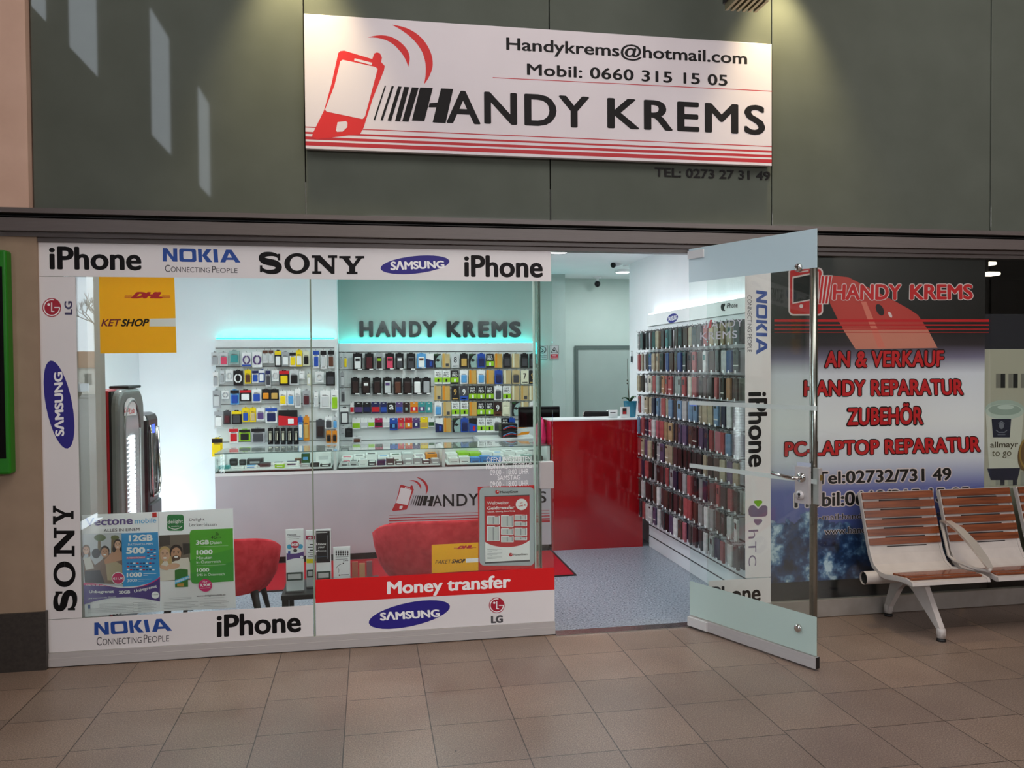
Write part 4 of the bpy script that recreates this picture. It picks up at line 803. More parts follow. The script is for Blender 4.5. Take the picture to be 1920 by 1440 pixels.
def pack(rack, yf, crop, rect, style, cs, name, label, cat, group, dy=.07, th=.018):
    y = yf-dy; u0, v0, u1, v1 = rect
    p, q = W(crop[0]+u0/crop[2], crop[1]+v0/crop[2], y=y), W(crop[0]+u1/crop[2], crop[1]+v1/crop[2], y=y)
    x0, x1, z0, z1 = p.x, q.x, q.z, p.z; wd, h = x1-x0, z1-z0; cx = (x0+x1)/2
    t = thing(name, label, cat, (cx, y, z0), group); c1 = cm(cs[0]); c2 = cm(cs[1]); c3 = cm(cs[2]) if len(cs) > 2 and cs[2] else None
    fx = lambda a: x0+wd*a; fz = lambda a: z0+h*a
    b = B(); b.bbox(x0, x1, y, y+th, z0, z1-(h*.06 if style != 'gift' else 0), c1, .004)
    if style in ('card', 'ring', 'case'): b.box(cx-wd*.22, cx+wd*.22, y+th*.4, y+th*.6, z1-h*.07, z1, c1)
    ob('backing_card', b, t)
    if style == 'card':
        b = B(); b.bbox(fx(.14), fx(.86), y-.012, y+.001, fz(.1), fz(.62), c2, .006); ob('product', b, t)
        if c3: b = B(); b.box(x0, x1, y-.001, y+.0, fz(.72), fz(.93), c3); ob('header_card', b, t)
        b = B(); b.box(fx(.2), fx(.8), y-.0018, y, fz(.655), fz(.675), cm('dg')); b.box(fx(.2), fx(.6), y-.0018, y, fz(.69), fz(.705), cm('dg')); ob('print', b, t)
    elif style == 'ring':
        b = B(); rx, rz = wd*.34, h*.25; pts = [(cx+rx*math.cos(2*PI*k/20), y-.008, fz(.45)+rz*math.sin(2*PI*k/20)) for k in range(21)]; b.tube(pts, wd*.09, c2, 6, False); ob('cable', b, t)
        if c3: b = B(); b.box(x0, x1, y-.001, y, fz(.02), fz(.14), c3); ob('header_card', b, t)
    elif style == 'case':
        b = B(); b.bbox(fx(.16), fx(.84), y-.012, y+.001, fz(.06), fz(.74), c2, .006); ob('phone_case', b, t)
        b = B(); b.box(x0, x1, y-.003, y+.0, fz(.76), fz(.95), c1); b.box(x0, x1, y-.016, y, fz(0), fz(.045), c1); ob('header_card', b, t)
        b = B(); b.box(fx(.5), fx(.95), y-.0175, y-.016, fz(.0), fz(.06), cm('w')); ob('price_tag', b, t)
        if c3: b = B(); b.box(fx(.26), fx(.74), y-.0135, y-.012, fz(.5), fz(.66), c3); ob('window_print', b, t)
    elif style == 'pro':
        b = B(); b.box(fx(.0), fx(1), y-.001, y, fz(.12), fz(.44), c2); ob('colour_band', b, t)
        b = B(); b.bbox(fx(.40), fx(.62), y-.002, y, fz(.14), fz(.36), cm('k' if cs[0] == 'w' else 'w'), .002); ob('phone_print', b, t)
        m = cm('w' if cs[0] != 'w' else 'dg'); a = Art(O=(0, y-.0012, 0)); vs, fs = tmesh('PRO', .02); vs2, fs2 = tmesh('BLACK', .02)
        a.b.add([(fx(.16+.68*v[0]), y-.0012-v[2], fz(.5+.2*v[1])) for v in vs], fs, m); a.b.add([(fx(.2+.6*v[0]), y-.0012-v[2], fz(.74+.11*v[1])) for v in vs2], fs2, m); ob('lettering', a.b, t)
    elif style == 'arc':
        pts = [(fx(1), fz(.92)), (fx(.55), fz(.78)), (fx(.28), fz(.55)), (fx(.2), fz(.3)), (fx(.32), fz(.02)), (fx(1), fz(.02))]
        b = B(); b.add([(x, y-.001, z) for x, z in pts[::-1]], [tuple(range(6))], c2); b.add([(x, y-.0018, z) for x, z in ((fx(.2), fz(.5)), (fx(.55), fz(.4)), (fx(.85), fz(.5)), (fx(.5), fz(.62)))], [(0, 1, 2, 3)], cm('k')); ob('print', b, t)
        b = B(); b.add([(x, y-.0018, z) for x, z in ((fx(.05), fz(.93)), (fx(.05), fz(.82)), (fx(.4), fz(.82)), (fx(.55), fz(.93)))], [(0, 1, 2, 3)], cm('dgr')); ob('header_print', b, t)
    elif style == 'digit':
        m = c2; vs, fs = tmesh(cs[3], .02); b = B(); b.add([(fx(.3+.4*v[0]), y-.0012-v[2], fz(.34+.4*v[1])) for v in vs], fs, m); ob('lettering', b, t)
        b = B(); b.box(fx(.15), fx(.85), y-.001, y, fz(.08), fz(.14), m)
        if c3: b.box(fx(0), fx(1), y-.001, y, fz(.0), fz(.3), c3)
        ob('print', b, t)
    elif style == 'half':
        b = B(); b.add([(x0, y-.001, fz(.62)), (x0, y-.001, z0), (x1, y-.001, z0), (x1, y-.001, fz(.5))], [(0, 1, 2, 3)], c2); ob('print', b, t)
        b = B(); b.bbox(fx(.5), fx(.8), y-.004, y, fz(.1), fz(.42), c3 or cm('w'), .003); ob('product', b, t)
    elif style == 'gift':
        b = B(); b.box(fx(.04), fx(.96), y-.001, y, fz(.12), fz(.55), c2); ob('print', b, t)
        if c3: b = B(); b.bbox(fx(.34), fx(.66), y-.002, y, fz(.22), fz(.5), c3, .003); ob('motif', b, t)
        b = B(); b.box(fx(.36), fx(.64), y-.001, y, fz(.86), fz(.91), cm('w')); ob('hanger_slot', b, t)
    elif style == 'gold':
        b = B(); b.box(fx(.1), fx(.32), y-.001, y, fz(.03), fz(.96), c2); ob('print', b, t)
        if c3: b = B(); b.bbox(fx(.45), fx(.85), y-.002, y, fz(.08), fz(.3), c3, .003); ob('phone_print', b, t)
    elif style == 'text':
        vs, fs = tmesh(cs[3], .02); b = B(); b.add([(fx(.2+.6*v[0]), y-.0018-v[2], fz(.3+.45*v[1])) for v in vs], fs, c2); ob('lettering', b, t)
    elif style == 'pill':
        b = B(); b.lathe(cx, y, [(wd*.42, fz(.12)), (wd*.45, fz(.2)), (wd*.45, fz(.72)), (wd*.2, fz(.86))], c1, 12); ob('product', b, t)
        b = B(); b.box(fx(.3), fx(.42), y-wd*.46, y-wd*.40, fz(.25), fz(.65), c2); b.box(fx(.58), fx(.7), y-wd*.46, y-wd*.40, fz(.25), fz(.65), c2); b.box(fx(.2), fx(.8), y-wd*.46, y-wd*.40, fz(.7), fz(.74), c2); ob('print', b, t)
    hz = z1-h*.035
    b = B(); b.tube([(cx, yf+.002, hz+.002), (cx, y-.02, hz), (cx, y-.027, hz+.012)], .0025, HOOKM, 6); ob('hook', b, rack)
    return t
LC = (390, 640, 6.546)
LROWS = [
 [((38,125,135,300),'card',('lg','g')),((142,125,245,300),'card',('lg','pk')),((260,105,385,275),'card',('tg','t','tg')),((415,125,530,310),'ring',('w','p','b')),((540,115,665,320),'ring',('w','p')),((668,100,735,265),'card',('w','lg','br')),((742,100,805,265),'card',('w','lg','br')),((818,105,900,315),'card',('k','w','y')),((905,120,998,305),'card',('g','w')),((1000,125,1080,310),'card',('w','y','k')),((1080,98,1160,310),'card',('y','w','y')),((1165,110,1245,300),'card',('cr','k')),((1290,100,1365,330),'card',('w','b','b')),((1380,98,1455,340),'card',('w','lg','k')),((1470,98,1550,330),'card',('lg','br','k'))],
 [((55,365,130,565),'card',('w','g')),((145,345,205,520),'card',('lg','g')),((215,345,310,490),'ring',('w','lg')),((310,348,430,540),'ring',('k','w')),((448,342,530,520),'card',('y','br','y')),((540,348,620,510),'card',('w','b','n')),((622,342,695,500),'card',('b','w','w')),((705,345,770,555),'card',('lg','dg','n')),((780,345,870,490),'ring',('w','lg')),((872,350,995,535),'card',('k','y','r')),((1000,338,1115,535),'card',('lg','k')),((1118,360,1185,465),'card',('w','w')),((1215,390,1260,540),'card',('cr','w')),((1315,365,1420,505),'ring',('w','lg')),((1445,368,1560,545),'card',('k','dg'))],
 [((55,590,155,815),'card',('g','lg')),((168,600,258,705),'ring',('w','g')),((272,588,382,775),'card',('lb','b','k')),((390,590,530,735),'card',('k','w','r')),((540,580,655,750),'card',('w','b')),((660,580,760,720),'card',('k','o')),((762,580,870,720),'card',('k','gd')),((872,600,965,785),'card',('w','y')),((972,600,1060,785),'card',('w','lb')),((1065,570,1140,815),'card',('w','g')),((1160,590,1255,795),'card',('g','mr')),((1300,615,1355,800),'card',('w','lg')),((1375,590,1505,820),'card',('w','lg')),((1510,582,1600,850),'card',('w','gr'))],
 [((75,850,185,1060),'card',('lg','w','g')),((188,845,280,1020),'card',('dg','mr')),((290,845,412,1015),'card',('k','dg','y')),((418,808,505,990),'card',('y','b','y')),((510,808,590,990),'card',('y','tn','y')),((592,812,697,970),'card',('w','p')),((703,805,850,1000),'card',('w','n','b')),((862,835,1100,1030),'half',('k','r','w')),((1105,910,1165,1210),'card',('lb','w','b')),((1172,905,1245,1220),'card',('o','gd')),((1325,950,1430,1190),'card',('dg','dbr')),((1435,915,1530,1075),'card',('w','dg')),((1530,918,1590,1075),'card',('lg','lb'))],
 [((258,1062,372,1245),'card',('w','r','r')),((380,1075,520,1225),'card',('gr','k','k')),((530,1060,700,1250),'card',('g','dg','k')),((733,1050,800,1265),'pill',('k','cr')),((812,1050,878,1265),'pill',('k','cr')),((892,1050,955,1265),'pill',('k','cr')),((970,1050,1036,1265),'pill',('k','cr')),((1048,1050,1114,1265),'pill',('k','cr')),((1450,1090,1515,1245),'card',('o','k')),((1525,1090,1585,1245),'card',('o','k'))]]
for r, row in enumerate(LROWS):
    for i, (rc, st, cs) in enumerate(row):
        n = 'pouch' if st == 'pill' else 'cable pack' if st == 'ring' else 'accessory pack'
        pack(rl, 8.6, LC, rc, st, cs, n.replace(' ', '_'), f"{NAME[cs[0]]} {n} with {NAME[cs[1]]} inside, {ORD[i]} in {ROW[r]} row of left rack", 'pack', 'packs on the left rack')
pack(rl, 8.6, LC, (45,1180,180,1415), 'card', ('y','y','k'), 'accessory_pack', 'big yellow pack with black header hanging low at the left rack edge', 'pack', 'packs on the left rack', dy=.2)
RC = (630, 640, 7.58); RD = (800, 640, 7.577)
CROWS = [
 [((240,160,375,405),'case',('k','w','k')),((410,160,535,405),'case',('k','mr')),((562,158,665,402),'case',('g','dbr','gr')),((700,160,828,398),'case',('k','pk','mr')),((845,160,962,398),'case',('k','dg','w')),((1003,160,1130,402),'case',('k','dg','k')),((1150,165,1278,382),'case',('lb','w','br'))],
 [((212,508,335,752),'case',('k','dbr')),((362,508,490,752),'case',('k','dbr','w')),((522,508,645,752),'case',('k','dbr')),((670,505,795,752),'case',('k','lg','p')),((818,512,940,752),'case',('k','br')),((950,512,1080,752),'case',('k','dbr')),((1090,512,1220,748),'case',('k','w')),((1222,508,1350,746),'case',('k','g'))]]
for r, row in enumerate(CROWS):
    for i, (rc, st, cs) in enumerate(row):
        pack(rr_, 8.9, RC, rc, st, cs, 'phone_case_pack', f"boxed {NAME[cs[1]]} phone case, {ORD[i]} in {ROW[r]} row at left of right rack", 'phone case', 'boxed phone cases on the right rack', th=.03)
GROWS = [
 [((200,862,255,1025),'gift',('w','r')),((258,862,378,1025),'gift',('k','p')),((385,865,497,1018),'gift',('k','n')),((502,862,622,1020),'gift',('n','r')),((630,865,722,1020),'gift',('n','b')),((730,862,845,1018),'text',('k','w',None,'a')),((850,865,948,1015),'gift',('p','b')),((952,865,1048,1015),'gift',('dbr','dbr','tg')),((1055,860,1165,1015),'gift',('o','r','w')),((1168,862,1265,1012),'gift',('t','p','w')),((1270,862,1370,1012),'gift',('t','t','w'))],
 [((228,1092,345,1248),'gift',('w','gr')),((350,1092,450,1228),'gift',('w','lg')),((455,1092,548,1222),'gift',('w','gr')),((550,1092,662,1222),'gift',('mg','dbr')),((665,1088,760,1222),'gift',('w','lg')),((762,1092,875,1262),'gift',('b','n','lb')),((880,1090,965,1242),'gift',('r','pk','gd')),((980,1086,1085,1242),'gift',('r','o','w')),((1090,1090,1190,1234),'gift',('p','n','w')),((1198,1078,1305,1238),'gift',('y','gd')),((1312,1088,1400,1216),'gift',('w','dgr'))]]
for r, row in enumerate(GROWS):
    for i, (rc, st, cs) in enumerate(row):
        pack(rr_, 8.9, RC, rc, st, cs, 'gift_card', f"{NAME[cs[0]]} gift card, {ORD[i]} from left in {('upper', 'lower')[r]} card row of right rack", 'gift card', 'gift cards on the right rack', dy=.05, th=.004)
W1, K1 = ('w', 'gr'), ('k', 'gr')
SX = {'P': ('pro', W1), 'Q': ('pro', K1), 'G': ('gold', ('gd', 'o')), 'H': ('gold', ('tn', 'gd', 'dg')), 'T': ('gold', ('tn', 'cr')), 'A': ('arc', ('k', 'tg')), 'L': ('half', ('w', 'n', 'b')), 'B': ('card', ('b', 'n')), 'W': ('card', ('w', 'lb')), 'K': ('card', ('k', 'dg', 'k')), 'O': ('card', ('k', 'gd')), 'E': ('digit', ('lg', 'dg', None, '8')), '7': ('digit', ('cr', 'k', None, '7')), '9': ('digit', ('k', 'gd', None, '9')), 'N': ('digit', ('dg', 'w', 'b', '9')), 'R': ('digit', ('dbr', 'w', 'br', '9')), 'C': ('card', ('cr', 'cr')), 'V': ('card', ('w', 'dg')), 'X': ('card', ('tn', 'dg')), 'D': ('half', ('k', 'b', 'r'))}
SROWS = [(165, 375, [(-12, 'L'), (100, 'A'), (220, 'H'), (352, 'E'), (475, 'O'), (598, 'A'), (722, 'B'), (845, 'Q'), (965, 'G'), (1085, 'K'), (1210, 'T'), (1335, 'K'), (1456, 'K')]),
 (400, 605, [(110, 'P'), (225, 'P'), (345, 'Q'), (475, 'W'), (598, 'G'), (720, 'W'), (845, 'G'), (968, 'B'), (1090, 'T'), (1215, 'X'), (1340, '7'), (1452, '9')]),
 (622, 838, [(102, 'H'), (222, 'G'), (350, '9'), (475, 'N'), (600, 'Q'), (720, 'Q'), (842, 'Q'), (962, 'V'), (1085, 'P'), (1208, 'T'), (1335, 'H'), (1452, 'T')]),
 (850, 1060, [(110, 'W'), (235, 'H'), (355, 'P'), (482, 'P'), (603, 'G'), (718, 'Q'), (840, 'Q'), (955, 'R'), (1075, 'C'), (1212, 'A'), (1340, 'T'), (1460, 'V')]),
 (1080, 1290, [(122, 'L'), (240, 'G'), (365, 'A'), (485, 'B'), (602, 'D'), (722, 'P'), (838, 'P'), (948, 'V'), (1062, 'Q'), (1150, 'B')])]
for r, (v0, v1, row) in enumerate(SROWS):
    for i, (u, k) in enumerate(row):
        st, cs = SX[k]; pack(rr_, 8.9, RD, (u, v0, u+110, v1), st, cs, 'screen_glass_pack', f"{NAME[cs[0]]} screen glass pack, {ORD[i]} from left in {ROW[r]} row of right rack", 'screen glass', 'screen glass packs on the right rack', dy=.06, th=.006)
# loose stock at the inner side of the right rack
for rc, cs, lab in (((62,930,180,1180), ('dg','w','w'), 'grey holder pack with white front hanging beside the gift cards'), ((130,1230,236,1362), ('k','k'), 'small black card hanging low at left end of right rack'), ((70,1200,130,1320), ('lg','g'), 'pale grey pack beside the small black card, right rack'), ((232,1352,360,1440), ('lg','br'), 'flat pale pack with brown print below the gift cards')):
    pack(rr_, 8.9, RC, rc, 'card', cs, 'accessory_pack', lab, 'pack', 'loose packs beside the gift cards', dy=.14)
for k, (u0, v0, u1, v1) in enumerate(((50, 150, 95, 400), (110, 150, 160, 390), (60, 430, 120, 650), (70, 660, 130, 870))):
    pack(rr_, 8.9, RC, (u0, v0, u1, v1), 'card', (('lg', 'g'), ('lg', 'y'), ('g', 'lg'), ('g', 'dg'))[k], 'accessory_pack', f"{('pale grey', 'pale grey and yellow', 'grey cable', 'dark grey')[k]} pack, {ORD[k]} from top at left end of right rack", 'pack', 'loose packs beside the gift cards', dy=.10)
# mirror letters
a0 = (620, 560, 4.3636); MIR = flat((122, 128, 130), .22, 1, name='mirror_letter'); MIR2 = flat((66, 72, 74), .35, 1, name='mirror_edge')
for s, u0, u1, which in (('H', 232, 350, 'H'), ('A', 362, 492, 'A'), ('N', 498, 615, 'N'), ('D', 638, 745, 'D'), ('Y', 745, 872, 'Y'), ('K', 944, 1070, 'K'), ('R', 1080, 1188, 'R'), ('E', 1204, 1300, 'E'), ('M', 1312, 1446, 'M'), ('S', 1456, 1560, 'S')):
    k = 0 if u0 < 900 else 1; a = Art(O=(0, 8.949, 0), crop=a0, step=.0002)
    a.text(s, u0+2, 182+(u0-232)*.003, u1-2, 314+(u0-232)*.003, MIR2, .055, ext=.016)
    a.k = 82; a.text(s, u0+2, 182+(u0-232)*.003, u1-2, 314+(u0-232)*.003, MIR, .055)
    solo('mirror_letter', a.b, f"mirror steel letter {s} of the shop name on the grey-green wall", 'letter', 'shop name letters on the back wall')

# ------------------------------------------------------------------ glass showcase counter and what lies in it
YF, YB = 7.27, 7.80; zc = .80; ztop = .962; GX0, GX1 = -1.30, 1.628
t = thing('showcase_counter', 'long grey showcase counter with three glass bays and a shop emblem', 'counter', (.16, 7.5, 0))
GREYL = noisy('grey_laminate', (186, 184, 190), (194, 192, 198), 3, .35, .5)
b = B(); b.box(GX0, GX1, YF, YB, .06, zc-.03, GREYL); ob('base', b, t)
b = B(); b.box(GX0+.02, GX1-.02, YF+.03, YB, 0, .06, DARK); ob('plinth', b, t)
b = B(); b.box(GX0, GX1, YF-.002, YB, zc-.03, zc-.004, LAM); b.box(GX0, GX1, YF+.006, YB, zc-.004, zc, DARK); ob('deck', b, t)
EDGE = flat((40, 84, 78), .15, spec=.7, name='green_glass_edge'); bays = [GX0, W(628, 862, y=YF).x, W(832, 862, y=YF).x, GX1-.02]
b = B(); b.box(GX0, GX1, YF-.005, YB, ztop, ztop+.006, GLASS); ob('glass_top', b, t)
b = B(); b.box(GX0, GX1, YF-.0065, YF-.0052, ztop, ztop+.006, EDGE); ob('glass_edge', b, t)
b = B(); b.box(GX0, GX1, YF, YF+.005, zc, ztop, GLASS); ob('front_glass', b, t)
b = B(); b.box(GX0, GX1, YB-.02, YB, zc, ztop, LAM); ob('back_board', b, t)
for i, x in enumerate(bays): b = B(); b.box(x-.012 if i else x, x+.012, YF+.006, YB-.02, zc, ztop, LAM if i else GLASS); ob('bay_divider', b, t)
for x0, x1 in zip(bays, bays[1:]): b = B(); b.box(x0+.03, x1-.03, YF+.02, YB-.03, zc+.012, zc+.022, LAM); b.box(x0+.03, x1-.03, YF+.02, YF+.03, zc, zc+.012, DARK); ob('display_tray', b, t)
c8b = (560, 830, 3.6)
def sub(a, u, v, s): a.c = (a.c[0]+u/a.c[2], a.c[1]+v/a.c[2], a.c[2]*s); return a
a = Art(O=(0, YF-.0008, 0), crop=c8b, step=.0005)
PW = flat((226, 222, 224), .4); a.poly([(1140-530, 240), (1692, 208), (1692, 520), (610, 560)], PW) if False else None
b1 = Art(O=(0, YF-.0008, 0), crop=(560+630/3.6-52/7.2, 830+232/3.6-97/7.0, 7.0), step=.0005)
phone_logo(b1, flat((182, 34, 40), .45), flat((222, 218, 220), .4)); b1.out('emblem', t, 'red phone emblem with black bars')
a.text('A', 905, 355, 968, 428, INK, .014); a.text('NDY', 975, 350, 1215, 424, INK, .018, sp=1.1); a.text('KREMS', 1282, 340, 1672, 405, INK, .018, sp=1.12)
for v, h in ((478, 3), (498, 5), (516, 8), (536, 11), (552, 13)): a.line([(612, v+12), (1692, v-22)], h, DR)
a.out('lettering', t)
def gadget(name, label, u0, v0, u1, v1, yfrac, h, m, m2=None, tilt=0, cat='box', grp=None, crop=(400, 820, 6), flatp=False):
    y = YF+.04+yfrac*.42; p, q = W(crop[0]+u0/crop[2], crop[1]+v1/crop[2], y=y), W(crop[0]+u1/crop[2], crop[1]+v1/crop[2], y=y)
    x0, x1 = p.x, q.x; z = zc+.022
    t = thing(name, label, cat, ((x0+x1)/2, y, z), grp); b = B(); dp_ = max(.05, min(.13, (x1-x0)*.8)); b.bbox(x0, x1, y, y+dp_, z, z+h, m, .006); ob('carton' if cat == 'box' else 'casing', b, t)
    if m2: b = B(); b.bbox(x0+(x1-x0)*.15, x1-(x1-x0)*.15, y+dp_*.15, y+dp_*.8, z+h-.001, z+h+.002, m2, .004); b.box(x0+(x1-x0)*.2, x1-(x1-x0)*.2, y-.001, y, z+h*.35, z+h*.65, m2); ob('print', b, t)
    return t
GB = [('gadget', 'black small speaker at far left of showcase, left bay', 180, 240, 268, 305, .7, .06, 'k', 'dg'), ('gadget', 'round dark charger behind the cables, left bay of showcase', 290, 245, 365, 300, .72, .05, 'k', 'dg'), ('gadget', 'wide black device with handle, left bay of showcase', 375, 228, 555, 300, .6, .06, 'k', 'g'), ('gadget', 'coiled black cable pack, centre of left showcase bay', 520, 265, 640, 325, .3, .035, 'dg', 'k'), ('cable_pack', 'green cable pack lying at far left of showcase', 60, 310, 180, 360, .1, .03, 't', None), ('cable_pack', 'white cable bundle beside the green pack, left showcase bay', 205, 320, 340, 368, .05, .02, 'w', 'lg'), ('cable_pack', 'second white cable bundle in left showcase bay', 350, 310, 490, 360, .08, .025, 'w', 'lb'), ('gadget', 'lime green plug lying in the left showcase bay', 690, 300, 800, 345, .05, .03, 'gr', 'w'), ('cable_pack', 'white and navy cable pack behind the lime green plug', 660, 270, 800, 310, .4, .03, 'w', 'n'), ('gadget', 'white headset in the left showcase bay, right part', 800, 262, 960, 320, .25, .04, 'w', 'n'), ('gadget', 'brown box at the back of left showcase bay', 915, 232, 985, 270, .7, .05, 'br', 'tn'), ('accessory_box', 'green and blue box at back right of left showcase bay', 990, 180, 1085, 265, .75, .09, 'dgr', 'lb'), ('accessory_box', 'long pale box near the front of left showcase bay', 975, 290, 1090, 340, .05, .03, 'g', 'lg'), ('gadget', 'black gadget in front of the tall white box', 1090, 290, 1190, 335, .05, .035, 'k', 'dg'), ('accessory_box', 'tall white box in the left showcase bay beside the divider', 1150, 180, 1330, 300, .6, .11, 'w', 'lg'), ('accessory_box', 'black flat box before the tall white box', 1200, 300, 1320, 335, .05, .025, 'k', 'w')]
for n, l, u0, v0, u1, v1, yf, h, m, m2 in GB: gadget(n, l, u0, v0, u1, v1, yf, h, cm(m), cm(m2) if m2 else None, cat='box' if 'box' in n else 'gadget', grp='stock in the left showcase bay')
k = 0
for row, (yfr, n, h, pal) in enumerate(((.62, 8, .05, [('w', 'pk'), ('w', 'dg'), ('w', 'dg'), ('w', 'lb'), ('w', 'dgr'), ('lg', 'w'), ('w', 'n'), ('o', 'k')]), (.02, 11, .032, [('lg', 'dg'), ('lg', 'dg'), ('w', 'lg'), ('dg', 'w'), ('n', 'dg'), ('dg', 'w'), ('dg', 'w'), ('g', 'w'), ('g', 'w'), ('dg', 'w'), ('g', 'w')]))):
    x0, x1 = bays[1]+.04, bays[2]-.03; st = (x1-x0)/n
    for i in range(n):
        p0 = x0+i*st; y = YF+.04+yfr*.42; m, m2 = pal[i]; t2 = thing('accessory_box', f"{NAME[m]} box, {ORD[i]} from left in the {('back', 'front')[row]} row of middle showcase bay", 'box', (p0+st/2, y, zc+.022), 'boxes in the middle showcase bay')
        b = B(); b.bbox(p0+.004, p0+st-.004, y, y+.12+.07*(row == 0), zc+.022, zc+.022+h+.012*(i % 3), cm(m), .004); ob('carton', b, t2); zt_2 = zc+.022+h+.012*(i % 3)
        b = B(); b.box(p0+st*.2, p0+st*.8, y+.02, y+.10, zt_2, zt_2+.0015, cm(m2)); b.box(p0+st*.2, p0+st*.75, y-.0012, y, zc+.03, zc+.03+h*.3, cm(m2)); ob('print', b, t2)
for row, (yfr, n, h, pal) in enumerate(((.58, 8, .06, [('w', 'lg'), ('gr', 'gr'), ('gr', 'gr'), ('w', 'lg'), ('w', 'lb'), ('w', 'dg'), ('w', 'lg'), ('w', 'dg')]), (.02, 9, .045, [('w', 'lg'), ('w', 'lg'), ('b', 'lb'), ('b', 'lb'), ('b', 'lb'), ('w', 'dg'), ('w', 'lg'), ('tg', 'w'), ('k', 'dg')]))):
    x0, x1 = bays[2]+.05, bays[3]-.04; st = (x1-x0)/n
    for i in range(n):
        p0 = x0+i*st; y = YF+.04+yfr*.42; m, m2 = pal[i]; M1 = flat((52, 130, 206), .4) if m == 'b' else cm(m)
        t2 = thing('accessory_box', f"{'bright blue' if m == 'b' else NAME[m]} box, {ORD[i]} from left in the {('back', 'front')[row]} row of right showcase bay", 'box', (p0+st/2, y, zc+.022), 'boxes in the right showcase bay')
        zz2 = zc+.022+h+.01*(i % 2); b = B(); b.bbox(p0+.003, p0+st-.003, y, y+.13+.08*(row == 0), zc+.022, zz2, M1, .004); ob('carton', b, t2)
        b = B(); b.box(p0+st*.25, p0+st*.75, y+.03, y+.09, zz2, zz2+.0015, cm(m2)); b.box(p0+st*.2, p0+st*.8, y-.0012, y, zc+.032, zc+.038, cm('dg')); ob('print', b, t2)
# two boxes and small stock behind the right bay
for k in range(2):
    p, q = W(800+1060/7.577, 640+(1370-k*100)/7.577, y=8.5), W(800+1290/7.577, 640+(1270-k*100)/7.577, y=8.5)
    t2 = thing('headset_box', ('black box with red and blue print under its twin beside the monitor', 'black box with red and blue print lying on top of its twin')[k], 'box', ((p.x+q.x)/2, 8.5, p.z), 'twin black boxes beside the monitor'); b = B(); b.bbox(p.x, q.x, 8.5, 8.68, p.z+.001, q.z, cm('k'), .004); ob('carton', b, t2)
    b = B(); b.add([(x, 8.4985, z) for x, z in ((p.x+.16, p.z+.02), (p.x+.29, p.z+.03), (p.x+.31, q.z-.01), (p.x+.22, q.z-.015))], [(0, 1, 2, 3)], cm('o')); pts = [(p.x+.02+.02*i, 8.499, p.z+.02+.03*math.sin(i*.35)) for i in range(8)]; b.tube(pts, .004, cm('lb'), 6); pts = [(x, y, z-.012) for x, y, z in pts]; b.tube(pts, .004, cm('r'), 6); ob('print', b, t2)
pS = W(1100, 826, y=8.45); sh_z = W(800+1060/7.577, 640+1372/7.577, y=8.5).z
t2 = thing('back_shelf', 'white work shelf in front of the right rack below the boxes', 'shelf', (1.43, 8.6, 0)); b = B(); b.box(1.12, 1.75, 8.35, 8.87, sh_z-.03, sh_z, LAM); ob('shelf_top', b, t2); b = B(); b.box(1.13, 1.17, 8.36, 8.87, 0, sh_z-.03, LAM); ob('side_panel', b, t2); b = B(); b.box(1.70, 1.74, 8.36, 8.87, 0, sh_z-.03, LAM); ob('side_panel', b, t2)
# ------------------------------------------------------------------ red counter and what stands on it
rcz = 1.2; t = thing('red_counter', 'glossy red reception counter with white top facing the doorway', 'counter', (2.06, 7.4, 0))
b = B(); b.box(1.655, 2.50, YF, YF+.03, 0, rcz-.012, REDGLOSS); ob('front_panel', b, t); b = B(); b.box(1.632, 1.655, YF-.002, 7.75, 0, rcz-.012, REDGLOSS); ob('side_panel', b, t)
b = B(); b.box(1.63, 2.52, YF-.004, 7.62, rcz-.012, rcz, LAM); ob('worktop', b, t); b = B(); b.box(2.48, 2.50, YF+.03, 7.75, 0, rcz-.012, REDGLOSS); ob('side_panel', b, t)
b = B(); b.box(1.655, 2.48, 7.62, 8.35, .72, .75, LAM); ob('desk_top', b, t)
def screen(label, u0, v0, u1, v1, y, zb, neck=True):
    p, q = W(u0, v0, y=y), W(u1, v1, y=y); t = thing('monitor', label, 'monitor', ((p.x+q.x)/2, y, zb)); b = B(); b.bbox(p.x, q.x, y, y+.03, q.z, p.z, flat((16, 15, 17), .25), .008); ob('display', b, t)
    b = B(); b.box(p.x+.012, q.x-.012, y-.001, y, q.z+.02, p.z-.012, flat((8, 8, 10), .08)); ob('screen', b, t); xm = (p.x+q.x)/2
    b = B(); b.box(xm-.03, xm+.03, y+.031, y+.05, zb+.012, (p.z+q.z)/2, DARK); ob('neck', b, t); b = B(); b.bbox(xm-.1, xm+.1, y-.06, y+.10, zb, zb+.012, DARK, .005); ob('foot', b, t)
screen('black flat monitor at right end of the showcase beside the red counter', 972, 763, 1050, 800, 8.1, sh_z if False else .75)
p, q = W(1095, 772, y=7.75), W(1158, 790, y=7.75)
t = thing('monitor', 'back of a dark screen with silver edge behind the red counter', 'monitor', ((p.x+q.x)/2, 7.8, .75)); b = B(); b.bbox(p.x, q.x, 7.75, 7.77, .95, p.z, DARK, .02); ob('display', b, t); b = B(); b.tube([(p.x-.004, 7.76, .96), (p.x-.004, 7.76, p.z-.01), (p.x+.014, 7.76, p.z+.004), (q.x, 7.76, p.z+.004)], .005, CHROME, 8); ob('silver_edge', b, t); xm = (p.x+q.x)/2; b = B(); b.box(xm-.03, xm+.03, 7.77, 7.79, .76, 1.1, DARK); b.bbox(xm-.1, xm+.1, 7.70, 7.9, .75, .762, DARK, .004); ob('foot', b, t)
PKM = flat((224, 60, 120), .25, spec=.6, name='pink_film'); t = thing('pink_bag', 'crumpled pink bag on the showcase end beside the red counter', 'bag', (1.56, 7.5, ztop+.006))
p, q = W(1006, 822, y=7.5), W(1030, 786, y=7.5); b = B(); lo = []
